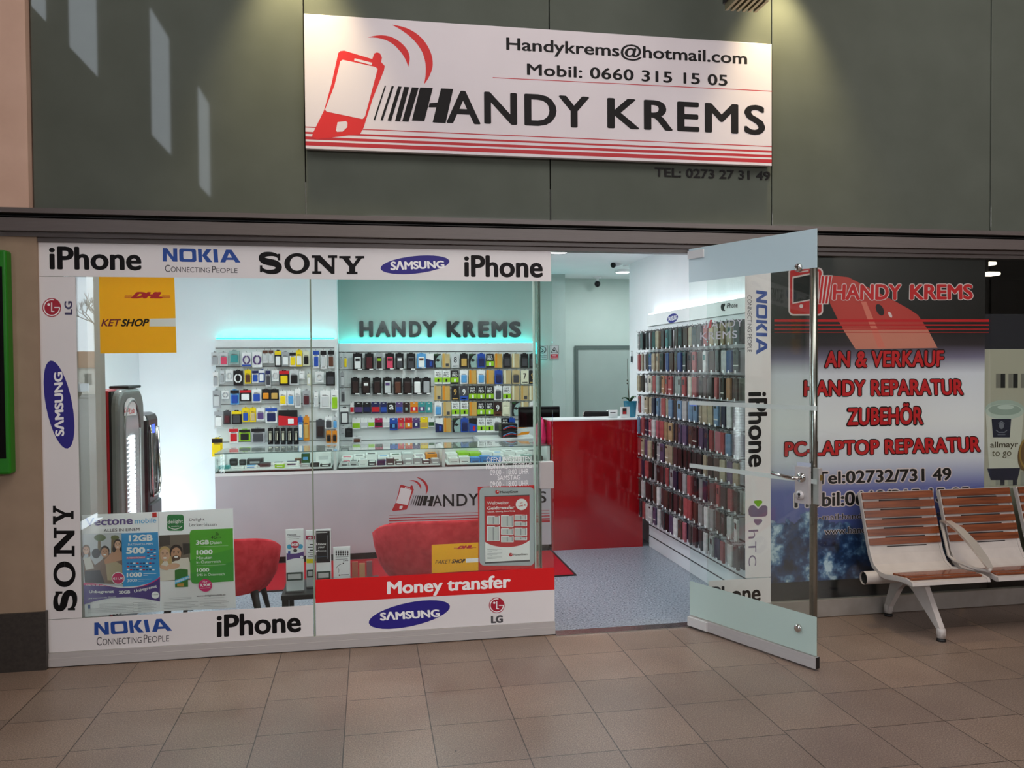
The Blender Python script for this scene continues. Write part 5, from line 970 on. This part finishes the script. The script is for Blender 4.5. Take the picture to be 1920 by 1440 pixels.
for z, s in ((ztop+.0065, 1), (ztop+.06, .96), (ztop+.12, .8), (ztop+.17, .6), (q.z, .34)): lo.append([((p.x+q.x)/2-.03+.012*(1-s)+(.064*s+.006*math.sin(5*k+z*40))*math.cos(2*PI*k/18), 7.5+(.06*s+.008*math.cos(4*k+z*30))*math.sin(2*PI*k/18), z) for k in range(18)])
b.loft(lo, PKM); ob('body', b, t); b = B(); b.tube([((p.x+q.x)/2-.03, 7.5, q.z-.004), ((p.x+q.x)/2-.015, 7.5, q.z+.02), ((p.x+q.x)/2, 7.5, q.z-.01)], .006, PKM, 6); ob('handle', b, t)
p, q = W(1142, 769, y=7.36), W(1158, 781, y=7.36); t = thing('card_holder', 'small clear holder with white business cards on the red counter', 'card holder', ((p.x+q.x)/2, 7.36, rcz)); b = B(); b.box(p.x-.004, q.x+.004, 7.355, 7.358, rcz, rcz+.04, CLEAR); b.box(p.x-.004, q.x+.004, 7.355, 7.40, rcz, rcz+.003, CLEAR); ob('holder', b, t); b = B(); b.box(p.x, q.x, 7.36, 7.375, rcz+.004, p.z, PAPER); b.box(p.x+.01, q.x-.02, 7.3595, 7.36, p.z-.03, p.z-.02, GINK); ob('cards', b, t)
p, q = W(1163, 763, y=7.35), W(1181, 782, y=7.35); t = thing('photo_card', 'white card with small red portrait print beside the blue pot', 'card', ((p.x+q.x)/2, 7.35, rcz)); b = B(); b.box(p.x, q.x, 7.35, 7.354, rcz, p.z, PAPER); ob('card', b, t); b = B(); b.box(p.x+.022, q.x-.032, 7.349, 7.35, rcz+.035, p.z-.012, flat((60, 40, 36), .5)); b.box(p.x+.026, q.x-.036, 7.3484, 7.349, rcz+.035, rcz+.06, flat((180, 40, 44), .5)); ob('print', b, t)
px_, py_ = 2.452, 7.47; POT = flat((16, 128, 160), .25, spec=.6, name='blue_glaze'); t = thing('orchid', 'bare orchid in a shiny blue pot at the right end of the red counter', 'plant', (px_, py_, rcz))
zp = W(1185, 752, y=py_).z; b = B(); b.lathe(px_, py_, [(.044, rcz), (.05, rcz+.005), (.064, zp), (.067, zp), (.06, zp-.004), (.056, zp-.02)], POT, 24); ob('pot', b, t); b = B(); b.lathe(px_, py_, [(.056, zp-.02), (.01, zp-.015)], flat((60, 44, 34), .9), 18); ob('soil', b, t)
GL = noisy('leaf', (30, 66, 34), (48, 88, 46), 12, .4, .5)
for an, ln, hh in ((200, .10, .05), (160, .075, .045), (20, .07, .06), (300, .05, .05)):
    b = B(); d = Vector((math.cos(math.radians(an)), math.sin(math.radians(an)), 0)); nn = Vector((-d.y, d.x, 0)); up_ = []; n = 8
    for k in range(n+1):
        s_ = k/n; c_ = Vector((px_, py_, zp-.01))+d*ln*s_+Vector((0, 0, hh*math.sin(s_*2.2))); wd = .022*math.sin(PI*(.08+.92*s_))+.002; up_.append([c_+nn*wd, c_+Vector((0, 0, -.004)), c_-nn*wd, c_+Vector((0, 0, -.008))])
    b.loft([[tuple(p) for p in L] for L in up_], GL); ob('leaf', b, t)
b = B(); zt3 = W(1178, 672, y=py_).z; xs = W(1177, 700, y=py_).x; b.tube([(px_-.01, py_, zp-.01), (px_-.015, py_, zp+.05), (xs+.004, py_, zp+.14), (xs, py_, zp+.25), (xs-.002, py_, zt3)], [.004, .004, .0035, .003, .002], flat((66, 62, 48), .6), 6)
for dz in (.16, .19): b.lathe(xs-.004, py_, [(.002, zp+dz), (.008, zp+dz+.008), (.002, zp+dz+.016)], flat((66, 62, 48), .6), 8)
ob('stem', b, t)

# ------------------------------------------------------------------ wall of phone cases on the right
t = thing('slat_wall_rack', 'white slat wall covered with phone cases right of the doorway', 'rack', (2.59, 6.2, 0)); wallrack = t
CX = 2.565; y0c, y1c = 5.10, 7.27
b = B(); b.box(CX, 2.62, y0c, y1c, .0, 2.05, flat((226, 229, 232), .35)); ob('slat_board', b, t)
b = B(); b.box(CX-.012, 2.62, y0c, y1c, 2.052, 2.157, LAM); ob('header_board', b, t); b = B(); b.box(CX-.004, 2.615, y0c+.01, y1c-.02, 2.158, 2.168, led_strip((235, 245, 255), 3)); ob('light_strip', b, t)
for z in (.105, .205): b = B(); b.box(CX-.0015, CX, y0c, y1c, z-.005, z+.005, flat((58, 62, 64), .5)); ob('slat_groove', b, t)
for r in range(9): b = B(); z = 1.825-.192*r+.172; b.box(CX-.004, CX, y0c, y1c, z-.006, z+.006, flat((70, 72, 74), .35, .6)); ob('hook_rail', b, t)
a = Art(O=(CX-.013, 0, 0), ex=(0, -1, 0), crop=(1160, 540, 4.5), step=.0003); a.ell(455, 255, 49, 36, SAM, -32); a.up(); a.text('SAMSUNG', 0, 0, 0, 0, WINK, .02, quad=[(418, 246), (494, 224), (495, 266), (418, 282)]); a.out('maker_logo', t)
a = Art(O=(CX-.013, 0, 0), ex=(0, -1, 0), crop=(1160, 540, 4.5), step=.0003)
a.poly(bez([(882, 134), (905, 124), (896, 150), (880, 172), (900, 192), (893, 196), (880, 192), (866, 200), (862, 165), (860, 128), (882, 134)], 6), INK); a.text('iPhone', 0, 0, 0, 0, INK, .02, quad=[(912, 128), (1004, 120), (1004, 164), (912, 172)]); a.out('phone_logo', t)
def rrpts(y0, y1, z0, z1, r, n=4):
    pts = []
    for cy_, cz_, an in ((y1-r, z1-r, 0), (y0+r, z1-r, 90), (y0+r, z0+r, 180), (y1-r, z0+r, 270)): pts += [(cy_+r*math.cos(math.radians(an+90*k/n)), cz_+r*math.sin(math.radians(an+90*k/n))) for k in range(n+1)]
    return pts
def case_mesh(kind):
    b = B(); P = rrpts(-.037, .037, .008, .160, .009); b.loft([[(.0, y*.96, z) for y, z in P], [(-.004, y, z) for y, z in P], [(-.012, y, z) for y, z in P], [(-.016, y*.96, z*.99) for y, z in P]], CASEM, smooth=False)
    if kind == 1: b.add([(-.0165, y, z) for y, z in rrpts(-.022, .022, .095, .135, .004)], [tuple(range(20))], flat((60, 62, 66), .15))
    if kind == 2: b.add([(-.0165, y, z) for y, z in rrpts(-.006, .026, .132, .148, .005)], [tuple(range(20))], flat((24, 24, 26), .15)); b.box(-.0168, -.0162, -.036, .036, .05, .058, flat((214, 212, 206), .4))
    return mesh(b, 'phone_case')
def bag_mesh(): b = B(); b.box(-.019, .003, -.039, .039, .006, .165, CLEAR); return mesh(b, 'clear_bag')
tagm = mesh(B().box(-.0205, -.0195, -.012, .010, .002, .022, flat((236, 238, 240), .5)), 'price_tag'); hang = mesh(B().box(-.012, -.004, -.014, .014, .158, .176, flat((96, 98, 100), .3)), 'hang_tab')
CMs = [case_mesh(k) for k in range(3)]
PALS = [['k', 'dbr', 'tn', 't', 'k', 'g', 'dbr', 'r', 'dg', 'mr', 'tn', 'lg', 'br', 'gd'], ['dbr', 'r', 'w', 'br', 'b', 'dg', 'w', 'tn', 'r', 'mr', 'br'], ['cr', 'r', 'dbr', 'br', 'o', 'w', 'dbr', 'tg', 'tn', 'mr', 'tg', 'cr'], ['r', 'dbr', 'b', 'tn', 'n', 'r', 'dg', 'w', 'lb', 'lg', 'tn'], ['mr', 'n', 'r', 'w', 'p', 'gd', 'br', 'r', 'pk', 'lb', 'dg', 'n'], ['p', 'g', 'tn', 'dbr', 'tn', 'br', 'dbr', 'k', 'mr', 'tn', 'r', 'br'], ['dbr', 'mr', 'w', 'r', 'g', 'n', 'k', 'r', 'dg', 'n', 'k', 'tn'], ['br', 'mr', 'mr', 'g', 'r', 'w', 'r', 'k', 'dbr', 'n', 'k', 'dbr'], ['mr', 'dbr', 'w', 'r', 'br', 'w', 'dg', 'k', 'p', 'n', 'lg', 'pk', 'w']]
NC = 21; nh = 0; hb = B(); extra = 0
def place_case(r, i, x, z, y, col, kind, lab, tagged=True):
    o = bpy.data.objects.new('phone_case', CMs[kind]); C.objects.link(o); o.location = (x, y, z); o.rotation_euler = (0, 0, random.uniform(-.16, .10)); v = random.uniform(.75, 1.05); cl = lin(COL[col]); gy = sum(cl)/3; o.color = (*[(.62*c+.38*gy)*v*.72 for c in cl], 1); tag(o, lab, 'phone case', 'phone cases on the right wall')
    for me, on in ((tagm, tagged), (hang, True)):
        if on: c = bpy.data.objects.new(me.name, me); C.objects.link(c); c.parent = o
for r in range(9):
    for i in range(NC):                                           # i counts from the far end
        y = 7.20-i*.1005; zb = 1.825-.192*r; pal = PALS[r]; col = random.choice(pal); kind = random.choices((0, 1, 2), (6, 2, 1))[0]
        hk = B(); zk = zb+.172; hk.tube([(CX, y, zk), (2.435, y, zk-.002), (2.428, y, zk+.010)], .0028, HOOKM, 5)
        if r >= 4 and nh < 100: ob('hook', hk, wallrack); nh += 1
        else: k0 = len(hb.v); mi = hb.mat(HOOKM); hb.v += hk.v; hb.f += [[k0+q for q in f] for f in hk.f]; hb.mi += [mi]*len(hk.f); hb.sm += [True]*len(hk.f)
        front = random.uniform(2.452, 2.470); place_case(r, i, front, zb, y, col, kind, f"{NAME[col]} phone case, front of the {ORD[i]} hook from the far end, {('top', 'second', 'third', 'fourth', 'fifth', 'sixth', 'seventh', 'eighth', 'lowest')[r]} row")
        if (i+r) % 2 == 0 and extra < 100:
            c2 = random.choice(pal); extra += 1; place_case(r, i, front+.045, zb, y, c2, 0, f"{NAME[c2]} phone case behind another, {ORD[i]} hook from the far end, {('top', 'second', 'third', 'fourth', 'fifth', 'sixth', 'seventh', 'eighth', 'lowest')[r]} row", False)
o = ob('hook', hb, wallrack); o['kind'] = 'stuff'

# ------------------------------------------------------------------ carpet, chairs, side table with brochures
b = B(); b.box(-1.7, 1.615, 6.385, 7.26, .0005, .008, CARPET); b2 = flat((40, 22, 24), .9)
t = thing('carpet_runner', 'red carpet runner with dark edge in front of the counters', 'carpet', (0, 6.8, 0)); ob('pile', b, t); b = B(); b.box(-1.72, 1.635, 6.365, 6.385, .0005, .007, b2); b.box(1.615, 1.635, 6.385, 7.26, .0005, .007, b2); ob('border', b, t)
def tub_chair(label, cx, cy_, wdt, ztop_, face):
    t = thing('tub_chair', label, 'chair', (cx, cy_, 0)); rx = wdt/2; ry = .36; zb = .27; b = B(); prof = []
    n = 28; outer = []
    for layer, (z_f, s) in enumerate(((zb, .80), (zb+.06, .86), (.45, .93), (.58, .97), (1, 1.0), (1.03, .97), (1.02, .90), (.62, .84), (.46, .80))):
        ring = []
        for k in range(n+1):
            an = math.radians(180+10+160*k/n); e = abs(k/n-.5)*2; zt = ztop_-(.10*e**3)
            z = z_f if z_f < .3 else (zb+(zt-zb)*{.33: .14, .45: .36, .58: .7, 1: .955, 1.03: 1.0, 1.02: .97, .62: .72, .46: .42}[round(z_f, 2)])
            ring.append((cx+rx*s*math.cos(an)*(1+.04*math.sin(PI*(z-zb)/(ztop_-zb))), cy_+ry*s*math.sin(an), z))
        outer.append(ring)
    m = len(outer); v = [p for L in outer for p in L]; f = []
    for i in range(m-1):
        for j in range(n): q = i*(n+1)+j; f.append((q, q+1, q+n+2, q+n+1))
    f += [tuple(i*(n+1) for i in range(m)), tuple(i*(n+1)+n for i in range(m))[::-1]]
    b.add(v, f, VELVET, True); ob('backrest', b, t)
    b = B(); lo = []
    for z, s in ((zb, .76), (zb+.02, .80), (.40, .80), (.44, .76), (.45, .6)): lo.append([(cx+rx*s*math.cos(2*PI*k/32), cy_+.06+(ry*1.05)*s*math.sin(2*PI*k/32), z) for k in range(32)])
    b.loft(lo, VELVET); ob('seat', b, t)
    for sx, sy in ((-.62, -.5), (.62, -.5), (-.55, .75), (.55, .75)):
        b = B(); x, y = cx+rx*sx, cy_+ry*sy; b.tube([(x, y, zb+.01), (x+.06*(1 if sx > 0 else -1), y+.05*(1 if sy > 0 else -1), 0)], [.026, .014], BLACK, 10); ob('leg', b, t)
p = W(527, 1010, y=5.55); tub_chair('red velvet tub chair partly hidden behind the green poster', p.x-.40, 5.55, .80, .645, 0)
p0, p1 = W(700, 1008, y=5.6), W(985, 1000, y=5.6); tub_chair('red velvet tub chair behind the money transfer poster', (p0.x+p1.x)/2, 5.6, p1.x-p0.x, .70, 0)
tz = .30; tx0, tx1, ty0, ty1 = -.545, .05, 5.14, 5.52; TBLK = flat((20, 17, 18), .35, name='black_brown_table')
t = thing('side_table', 'low black side table between the red chairs by the window', 'table', ((tx0+tx1)/2, 5.33, 0)); b = B(); b.bbox(tx0, tx1, ty0, ty1, tz-.03, tz, TBLK, .003); ob('tabletop', b, t)
for x in (tx0+.005, tx1-.045):
    for y in (ty0+.005, ty1-.045): b = B(); b.box(x, x+.04, y, y+.04, 0, tz-.03, TBLK); ob('leg', b, t)
S5 = (500, 960, 7.577)
def brochure(label, q, y, fn, base=PAPER, pocket=True):
    (u0, v0, u1, v1) = q; p, r = W(S5[0]+u0/S5[2], S5[1]+v0/S5[2], y=y), W(S5[0]+u1/S5[2], S5[1]+v1/S5[2], y=y)
    x0, x1, z1 = p.x, r.x, p.z; z0 = tz; t = thing('brochure_holder', label, 'brochure holder', ((x0+x1)/2, y, z0)); b = B(); b.box(x0-.004, x1+.004, y+.012, y+.015, z0, z1-.01, CLEAR); b.box(x0-.004, x1+.004, y-.03, y+.012, z0, z0+.004, CLEAR); b.box(x0-.004, x1+.004, y-.03, y-.027, z0, z0+(z1-z0)*.33, CLEAR); ob('holder', b, t)
    b = B(); b.box(x0, x1, y, y+.011, z0+.005, z1, base); ob('brochures', b, t); a = Art(O=(0, y-.0006, 0), crop=S5, step=.0003); fn(a); a.out('print', t)
    if pocket: b = B(); b.box(x0+.006, x1-.004, y-.034, y-.0305, z0+(z1-z0)*.20, z0+(z1-z0)*.33, flat((44, 62, 56), .4)); b.box(x0+.014, x1-.014, y-.0345, y-.034, z0+(z1-z0)*.225, z0+(z1-z0)*.305, PAPER); ob('label_strip', b, t)
def br1(a):
    P1 = flat((92, 66, 130), .45); a.text('Vectone', 0, 0, 0, 0, GINK, .03, quad=[(288, 310), (424, 308), (424, 332), (288, 336)]); a.line([(300, 358), (480, 352)], 8, GINK); a.line([(320, 386), (460, 378)], 5, GINK); a.ell(324, 494, 36, 34, flat((70, 160, 200), .45)); a.ell(480, 490, 36, 34, flat((70, 160, 200), .45)); a.up(); a.ell(402, 465, 60, 50, flat((190, 40, 70), .45)); a.up(); a.text('8GB', 0, 0, 0, 0, WINK, .05, quad=[(352, 444), (452, 440), (452, 480), (352, 484)]); a.ell(406, 548, 28, 26, GINK); a.poly([(304, 556), (336, 554), (336, 590), (304, 592)], NOK); a.poly(bez([(282, 584), (400, 610), (526, 560)])+bez([(530, 665), (400, 640), (286, 690)]), P1); a.ell(498, 640, 22, 20, WINK)
def br2(a):
    a.poly([(556, 336), (690, 336), (690, 392), (556, 392)], flat((160, 24, 70), .45)); a.up(); a.text('AB', 0, 0, 0, 0, WINK, .04, quad=[(590, 352), (634, 350), (634, 376), (590, 378)])
    for k, v in enumerate((412, 462, 500, 542, 576, 606, 636)): a.line([(586+(k % 2)*30, v), (660, v-1)], 14 if k in (1, 2, 3) else 7, INK)
    a.poly([(566, 666), (690, 666), (690, 726), (566, 728)], flat((236, 216, 10), .45))
def br3(a):
    a.poly([(700, 268), (896, 266), (904, 714), (706, 722)], flat((28, 28, 34), .3)); a.up(); 
    for s, v in (('Unbox', 440), ('your', 490), ('phone', 538)): a.text(s, 0, 0, 0, 0, WINK, .02, quad=[(704+(s == 'your')*26, v), (846-(s == 'your')*20, v-2), (846-(s == 'your')*20, v+30), (704+(s == 'your')*26, v+32)])
    a.line([(862, 330), (868, 664)], 6, flat((150, 156, 166), .3)); a.line([(710, 640), (880, 628)], 5, flat((80, 110, 130), .4)); a.line([(706, 296), (860, 290)], 6, WINK)
def br4(a):
    for r in range(3):
        for c in range(6): a.ell(990+c*32, 556+r*26, 11, 10, INK)
    a.line([(980, 640), (1160, 634)], 6, GINK); a.line([(980, 672), (1150, 666)], 6, GINK); a.text('3,90\u20ac', 0, 0, 0, 0, INK, .03, quad=[(1084, 684), (1160, 680), (1160, 698), (1084, 702)]); a.line(bez([(990, 800), (1010, 750), (1055, 744)]), 5, INK); a.line(bez([(1020, 860), (1030, 830), (1018, 800)]), 5, INK); a.ell(1088, 730, 10, 9, INK); a.ell(1036, 898, 12, 11, flat((150, 40, 50), .5)); a.line([(1056, 894), (1166, 890)], 9, GINK)
brochure('brochure holder with purple leaflets, leftmost on the black side table', (268, 250, 530, 960), 5.22, br1)
brochure('slim brochure holder with maroon and yellow leaflet behind the window joint', (555, 262, 690, 960), 5.30, br2)
brochure('brochure holder with black unbox your phone leaflet on the side table', (696, 250, 920, 960), 5.22, br3)
brochure('short white leaflet holder with dots, right of the black leaflet', (945, 500, 1190, 960), 5.22, br4, pocket=False)
p, q = W(657, 1050, y=5.26), W(701, 1082, y=5.26); t = thing('leaflet_tray', 'clear tray with reddish leaflets at right end of the side table', 'tray', ((p.x+q.x)/2, 5.26, tz))
b = B(); b.box(p.x, q.x, 5.2, 5.204, tz, p.z, CLEAR); b.box(p.x, q.x, 5.204, 5.32, tz, tz+.004, CLEAR); b.box(p.x, q.x, 5.32, 5.324, tz, p.z+.02, CLEAR); ob('tray', b, t)
for k in range(3): xa = p.x+.01+k*(q.x-p.x-.01)/3; b = B(); b.box(xa, xa+(q.x-p.x-.02)/3-.006, 5.23, 5.24, tz+.004, p.z-.006-.012*(k % 2), flat(((196, 110, 90), (206, 150, 110), (150, 96, 100))[k], .5)); ob('leaflet', b, t)

# ------------------------------------------------------------------ vending machine in the left alcove
t = thing('vending_machine', 'tall drinks machine with red side and lit oval window, left alcove', 'vending machine', (-1.85, 5.7, 0))
VG = noisy('machine_grey', (104, 107, 105), (114, 117, 115), 6, .3, .5); b = B(); b.bbox(-2.24, -1.587, 5.40, 5.98, .06, 1.56, flat((176, 16, 30), .3), .008); ob('cabinet', b, t)
b = B(); b.box(-1.587, -1.572, 5.405, 5.975, .08, 1.555, BLACK); ob('gasket', b, t)
def rr_prof(y0, y1, z0, z1, r, n=8): return [(y0, z0)]+[(y0+r-r*math.cos(PI/2*k/n), z1-r+r*math.sin(PI/2*k/n)) for k in range(n+1)]+[(y1-r+r*math.sin(PI/2*k/n), z1-r+r*math.cos(PI/2*k/n)) for k in range(n+1)]+[(y1, z0)]
dr = B(); lo = [[(x, y, z) for y, z in rr_prof(5.40+e, 5.985-e, .07, 1.565-e, .13)] for x, e in ((-1.572, 0), (-1.55, 0), (-1.538, .006), (-1.530, .018), (-1.528, .032))]
dr.loft(lo, VG, True, smooth=False); dob = ob('door', dr, t); FX = -1.5275; WY = 5.685
ov = [(FX, WY+.175*math.cos(a_), 1.30+.19*math.sin(a_)) for a_ in [PI*k/18 for k in range(19)]]+[(FX, WY-.175, .3), (FX, WY+.175, .3)]
b = B(); b.add(ov, [tuple(range(len(ov)))], flat((70, 74, 76), .2)); ob('window_recess', b, dob)
ov2 = [(FX+.0012, WY+(y-WY)*.86, 1.30+(z-1.30)*.86 if z > 1 else z+.05) for x, y, z in ov]; b = B(); b.add(ov2, [tuple(range(len(ov2)))], flat((176, 180, 184), .12)); ob('window', b, dob)
b = B(); b.tube([ov[k] for k in range(19)]+[ov[19], ov[20], ov[0]], .009, flat((140, 142, 142), .3, .4), 8); ob('window_rim', b, dob)
b = B()
for k in range(30): b.box(FX+.003, FX+.008, WY-.075, WY+.025, .40+k*.029, .421+k*.029, led_strip((240, 245, 255), 5)); b.box(FX+.003, FX+.006, WY-.13, WY-.10, .405+k*.029, .412+k*.029, led_strip((240, 245, 255), 2.5))
ob('light_strip', b, dob)
light('machine_glow', 'AREA', (FX+.03, WY-.02, .85), 1.0, (.95, .97, 1), .05, (-1, WY, .85), 'RECTANGLE', .8)
a = Art(O=(FX+.0035, 0, 0), ex=(0, 1, 0), crop=(140, 500, 2.88), step=.0004); a.poly([(270, 742), (285, 714), (305, 706), (322, 712), (330, 735), (332, 802), (268, 806)], flat((232, 232, 234), .35)); a.up(); a.text('Coca', 0, 0, 0, 0, flat((206, 20, 34), .4), .02, shear=.35, quad=[(268, 762), (296, 754), (296, 782), (268, 790)]); a.text('Cola', 0, 0, 0, 0, flat((206, 20, 34), .4), .02, shear=.35, quad=[(294, 768), (322, 760), (322, 790), (294, 796)]); a.out('drink_logo', dob)
b = B(); b.bbox(-1.66, -1.54, 5.66, 5.96, 1.5665, 1.585, DARK, .006); ob('top_cover', b, t)
PMX = -1.515; b = B(); b.bbox(-1.70, PMX, 5.99, 6.33, .08, 1.385, noisy('dark_wine', (40, 34, 38), (50, 42, 46), 8, .2, .6), .05); pay = ob('payment_module', b, t)
b = B(); b.bbox(PMX-.02, PMX+.015, 6.01, 6.31, .25, .76, flat((70, 74, 82), .25, .3), .02); ob('cup_bay', b, pay); b = B(); b.box(PMX+.0005, PMX+.003, 6.12, 6.19, 1.24, 1.30, flat((60, 80, 255), .3, emit=3)); ob('display', b, pay)
b = B(); b.tube([(PMX+.004, 6.05, 1.30), (PMX+.014, 6.05, 1.24), (PMX+.016, 6.05, .86), (PMX+.010, 6.08, .80), (PMX+.010, 6.24, .80), (PMX+.014, 6.27, .88), (PMX+.004, 6.27, 1.28)], .009, CHROME, 10); ob('handle', b, pay)

# ------------------------------------------------------------------ waiting bench in the hall
t = thing('waiting_bench', 'white metal waiting bench with varnished wood slats at right', 'bench', (4.0, 4.7, 0))
b = B(); b.tube([(3.12, 4.76, .315), (5.9, 4.76, .315)], .042, BENCHW, 24, False); b.tube([(3.13, 4.76, .315), (5.9, 4.76, .315)], .037, BLACK, 20); beam = ob('beam', b, t)
prof = [(4.395, .352), (4.40, .372), (4.46, .382), (4.56, .372), (4.66, .356), (4.72, .36), (4.78, .392), (4.815, .45), (4.838, .52), (4.885, .68), (4.925, .81), (4.935, .838)]
def seat(x0, x1, back_label=None):
    sh = B(); th = .012; nn = []
    for i, (y, z) in enumerate(prof):
        d = Vector((prof[min(i+1, len(prof)-1)][0]-prof[max(i-1, 0)][0], prof[min(i+1, len(prof)-1)][1]-prof[max(i-1, 0)][1])).normalized(); nn.append((-d.y, d.x))
    loops = []
    for (y, z), (a_, c_) in zip(prof, nn): loops.append([(x0, y, z), (x1, y, z), (x1, y-a_*th, z-c_*th), (x0, y-a_*th, z-c_*th)])
    sh.loft([[(x0+.004, y, z), (x1-.004, y, z), (x1-.004, y-a_*th, z-c_*th), (x0+.004, y-a_*th, z-c_*th)] for (y, z), (a_, c_) in zip(prof, nn)], BENCHW, True, smooth=False)
    for k in (0, 1):    # side rails along the profile, with the open slots of the back between them
        xr = x0 if k == 0 else x1-.02; lo = []
        for (y, z), (a_, c_) in zip(prof, nn): lo.append([(xr, y+a_*.004, z+c_*.004), (xr+.02, y+a_*.004, z+c_*.004), (xr+.02, y-a_*.026, z-c_*.026), (xr, y-a_*.026, z-c_*.026)])
        sh.loft(lo, BENCHW, True, smooth=False)
    s = ob('seat_shell', sh, t)
    def at(s_):        # point and normal along the back
        y0_, z0_ = 4.842, .50; y1_, z1_ = 4.936, .846; return (y0_+(y1_-y0_)*s_, z0_+(z1_-z0_)*s_)
    for k in range(6):
        y, z = at((k+.04)/6.0); y2, z2 = at((k+.78)/6.0); b = B(); b.prism([(x0+.005, y-.018, z+.005), (x0+.005, y2-.018, z2+.005), (x0+.005, y2-.010, z2+.001), (x0+.005, y-.010, z+.001)], (x1-x0-.01, 0, 0), WOOD); ob('back_slat', b, s)
    for k in range(6):
        y, z = at((k-.22)/6.0); b = B(); b.prism([(x0+.13, y-.0112, z), (x0+.13, y-.0082, z+.010), (x0+.13, y+.0, z+.010), (x0+.13, y, z)], (x1-x0-.24, 0, 0), DARK); ob('back_slot', b, s)
    for k in range(4):
        y = 4.425+k*.046; z = .384-.0*k+(.002 if k in (1,) else 0)-.004*max(0, k-1); b = B(); b.bbox(x0+.012, x1-.03, y, y+.038, z-.006, z+.008, WOOD, .004); ob('seat_slat', b, s)
    return s
seat(3.205, 3.735); seat(3.79, 4.325); seat(4.385, 4.92)
b = B(); lx = 3.42; W2 = .035
out_ = [(4.44, .035), (4.40, .035), (4.40, .06), (4.56, .318), (4.86, .318), (4.955, .06), (4.955, .035), (4.915, .035), (4.905, .07), (4.80, .225), (4.755, .262), (4.70, .262), (4.66, .24), (4.445, .07)]
b.prism([(lx-W2/2, y, z) for y, z in out_], (W2, 0, 0), BENCHW); ob('leg_frame', b, t)
for y in (4.42, 4.935):
    b = B(); b.lathe(lx, y, [(.024, .02), (.026, .06), (.024, .075), (.015, .08)], BENCHW, 18); fo = ob('foot', b, t); b = B(); b.lathe(lx, y, [(.027, 0), (.027, .012), (.018, .02)], DARK, 16); ob('rubber_glide', b, fo)
b = B(); b.bbox(lx-.05, lx+.05, 4.55, 4.86, .315, .335, BENCHW, .005); ob('bracket', b, t)
ax = 3.765; b = B(); pad = [(4.87, .64, .012), (4.80, .645, .022), (4.70, .615, .03), (4.58, .55, .032), (4.48, .475, .028), (4.43, .425, .02)]
lo = [[(ax-w_, y, z+.006), (ax+w_, y, z+.006), (ax+w_, y+.004, z-.010), (ax-w_, y+.004, z-.010)] for y, z, w_ in pad]; b.loft(lo, flat((206, 196, 186), .2, .5), True, smooth=False)
b.tube([(ax, 4.43, .425), (ax, 4.44, .405), (ax, 4.56, .392), (ax, 4.74, .40), (ax, 4.80, .42), (ax, 4.87, .63)], .011, BENCHW, 10); ob('armrest', b, t)

# ------------------------------------------------------------------ green screen by the left pillar
GRN = flat((30, 120, 16), .35, name='green_frame'); pS = [W(0, 470, y=4.94), W(17, 470, y=4.94), W(18, 888, y=4.94)]
t = thing('info_screen', 'green framed information screen on the left pillar, cut by the picture edge', 'screen', (-2.3, 4.94, pS[2].z)); xg = pS[1].x
b = B(); b.bbox(-2.6, xg, 4.90, 4.975, pS[2].z, pS[0].z, GRN, .012); ob('frame', b, t); b = B(); b.box(-2.56, W(6, 600, y=4.9).x, 4.899, 4.90, W(3, 860, y=4.9).z, W(3, 500, y=4.9).z, flat((10, 12, 12), .1)); ob('display', b, t)

# ------------------------------------------------------------------ outdoors, seen in the glass
ASPH = noisy('asphalt', (120, 118, 116), (140, 138, 136), 2, .8, .2); b = B(); b.box(-60, -3.4, -80, 30, -.12, -.06, ASPH); struct('ground_outside', b)
HX0 = -18.9
t = thing('house', 'pale house with brown roof across the street, seen mirrored in the window', 'house', (HX0, -50, -.06)); WL = flat((226, 220, 208), .7); b = B(); b.box(HX0-1.6, HX0+1.9, -53, -50, -.06, 1.75, WL); ob('wall', b, t)
b = B(); b.prism([(HX0-1.9, -49.8, 1.75), (HX0-1.9, -53.2, 1.75), (HX0-1.9, -51.5, 2.9)], (4.1, 0, 0), flat((150, 104, 72), .8)); ob('roof', b, t)
for x in (-1.0, .0, 1.0): b = B(); b.box(HX0+x-.22, HX0+x+.22, -49.99, -49.96, .6, 1.35, flat((70, 70, 72), .3)); ob('window', b, t)
t = thing('bare_tree', 'bare winter tree beyond the house, seen mirrored in the window', 'tree', (-19.2, -56, -.06)); b = B(); rnd = random.Random(3); BARK = flat((92, 82, 72), .9)
def branch(p, d, ln, r, dep):
    q = p+d*ln; b.tube([p, (p+q)/2+Vector((rnd.uniform(-.05, .05),)*3), q], [r, r*.8, r*.62], BARK, 5)
    if dep:
        for _ in range(3 if dep > 1 else 4): nd = (d+Vector((rnd.uniform(-.8, .8), rnd.uniform(-.8, .8), rnd.uniform(-.25, .7)))).normalized(); branch(q, nd, ln*rnd.uniform(.6, .8), r*.6, dep-1)
branch(Vector((-19.2, -56, -.06)), Vector((0, 0, 1)), 2.6, .2, 5); ob('trunk', b, t)
t = thing('parked_car', 'silver car parked across the street, seen mirrored in the window', 'car', (-18.6, -42, -.06)); b = B(); CARM = flat((190, 194, 200), .2, .5)
lo = [[(-18.6+x, -42+s*y, z) for x, z in ((-2, .35), (-2, .75), (-1.2, .85), (-.7, 1.35), (.7, 1.38), (1.3, .9), (2, .8), (2.05, .35))] for s, y in ((-1, .8), (1, .8))]; b.loft(lo, CARM, True, smooth=False); ob('body', b, t)
for x in (-1.25, 1.25):
    for y in (-.82, .82): b = B(); b.tube([(-18.6+x, -42+y-.1, .26), (-18.6+x, -42+y+.1, .26)], .32, BLACK, 16); ob('wheel', b, t)
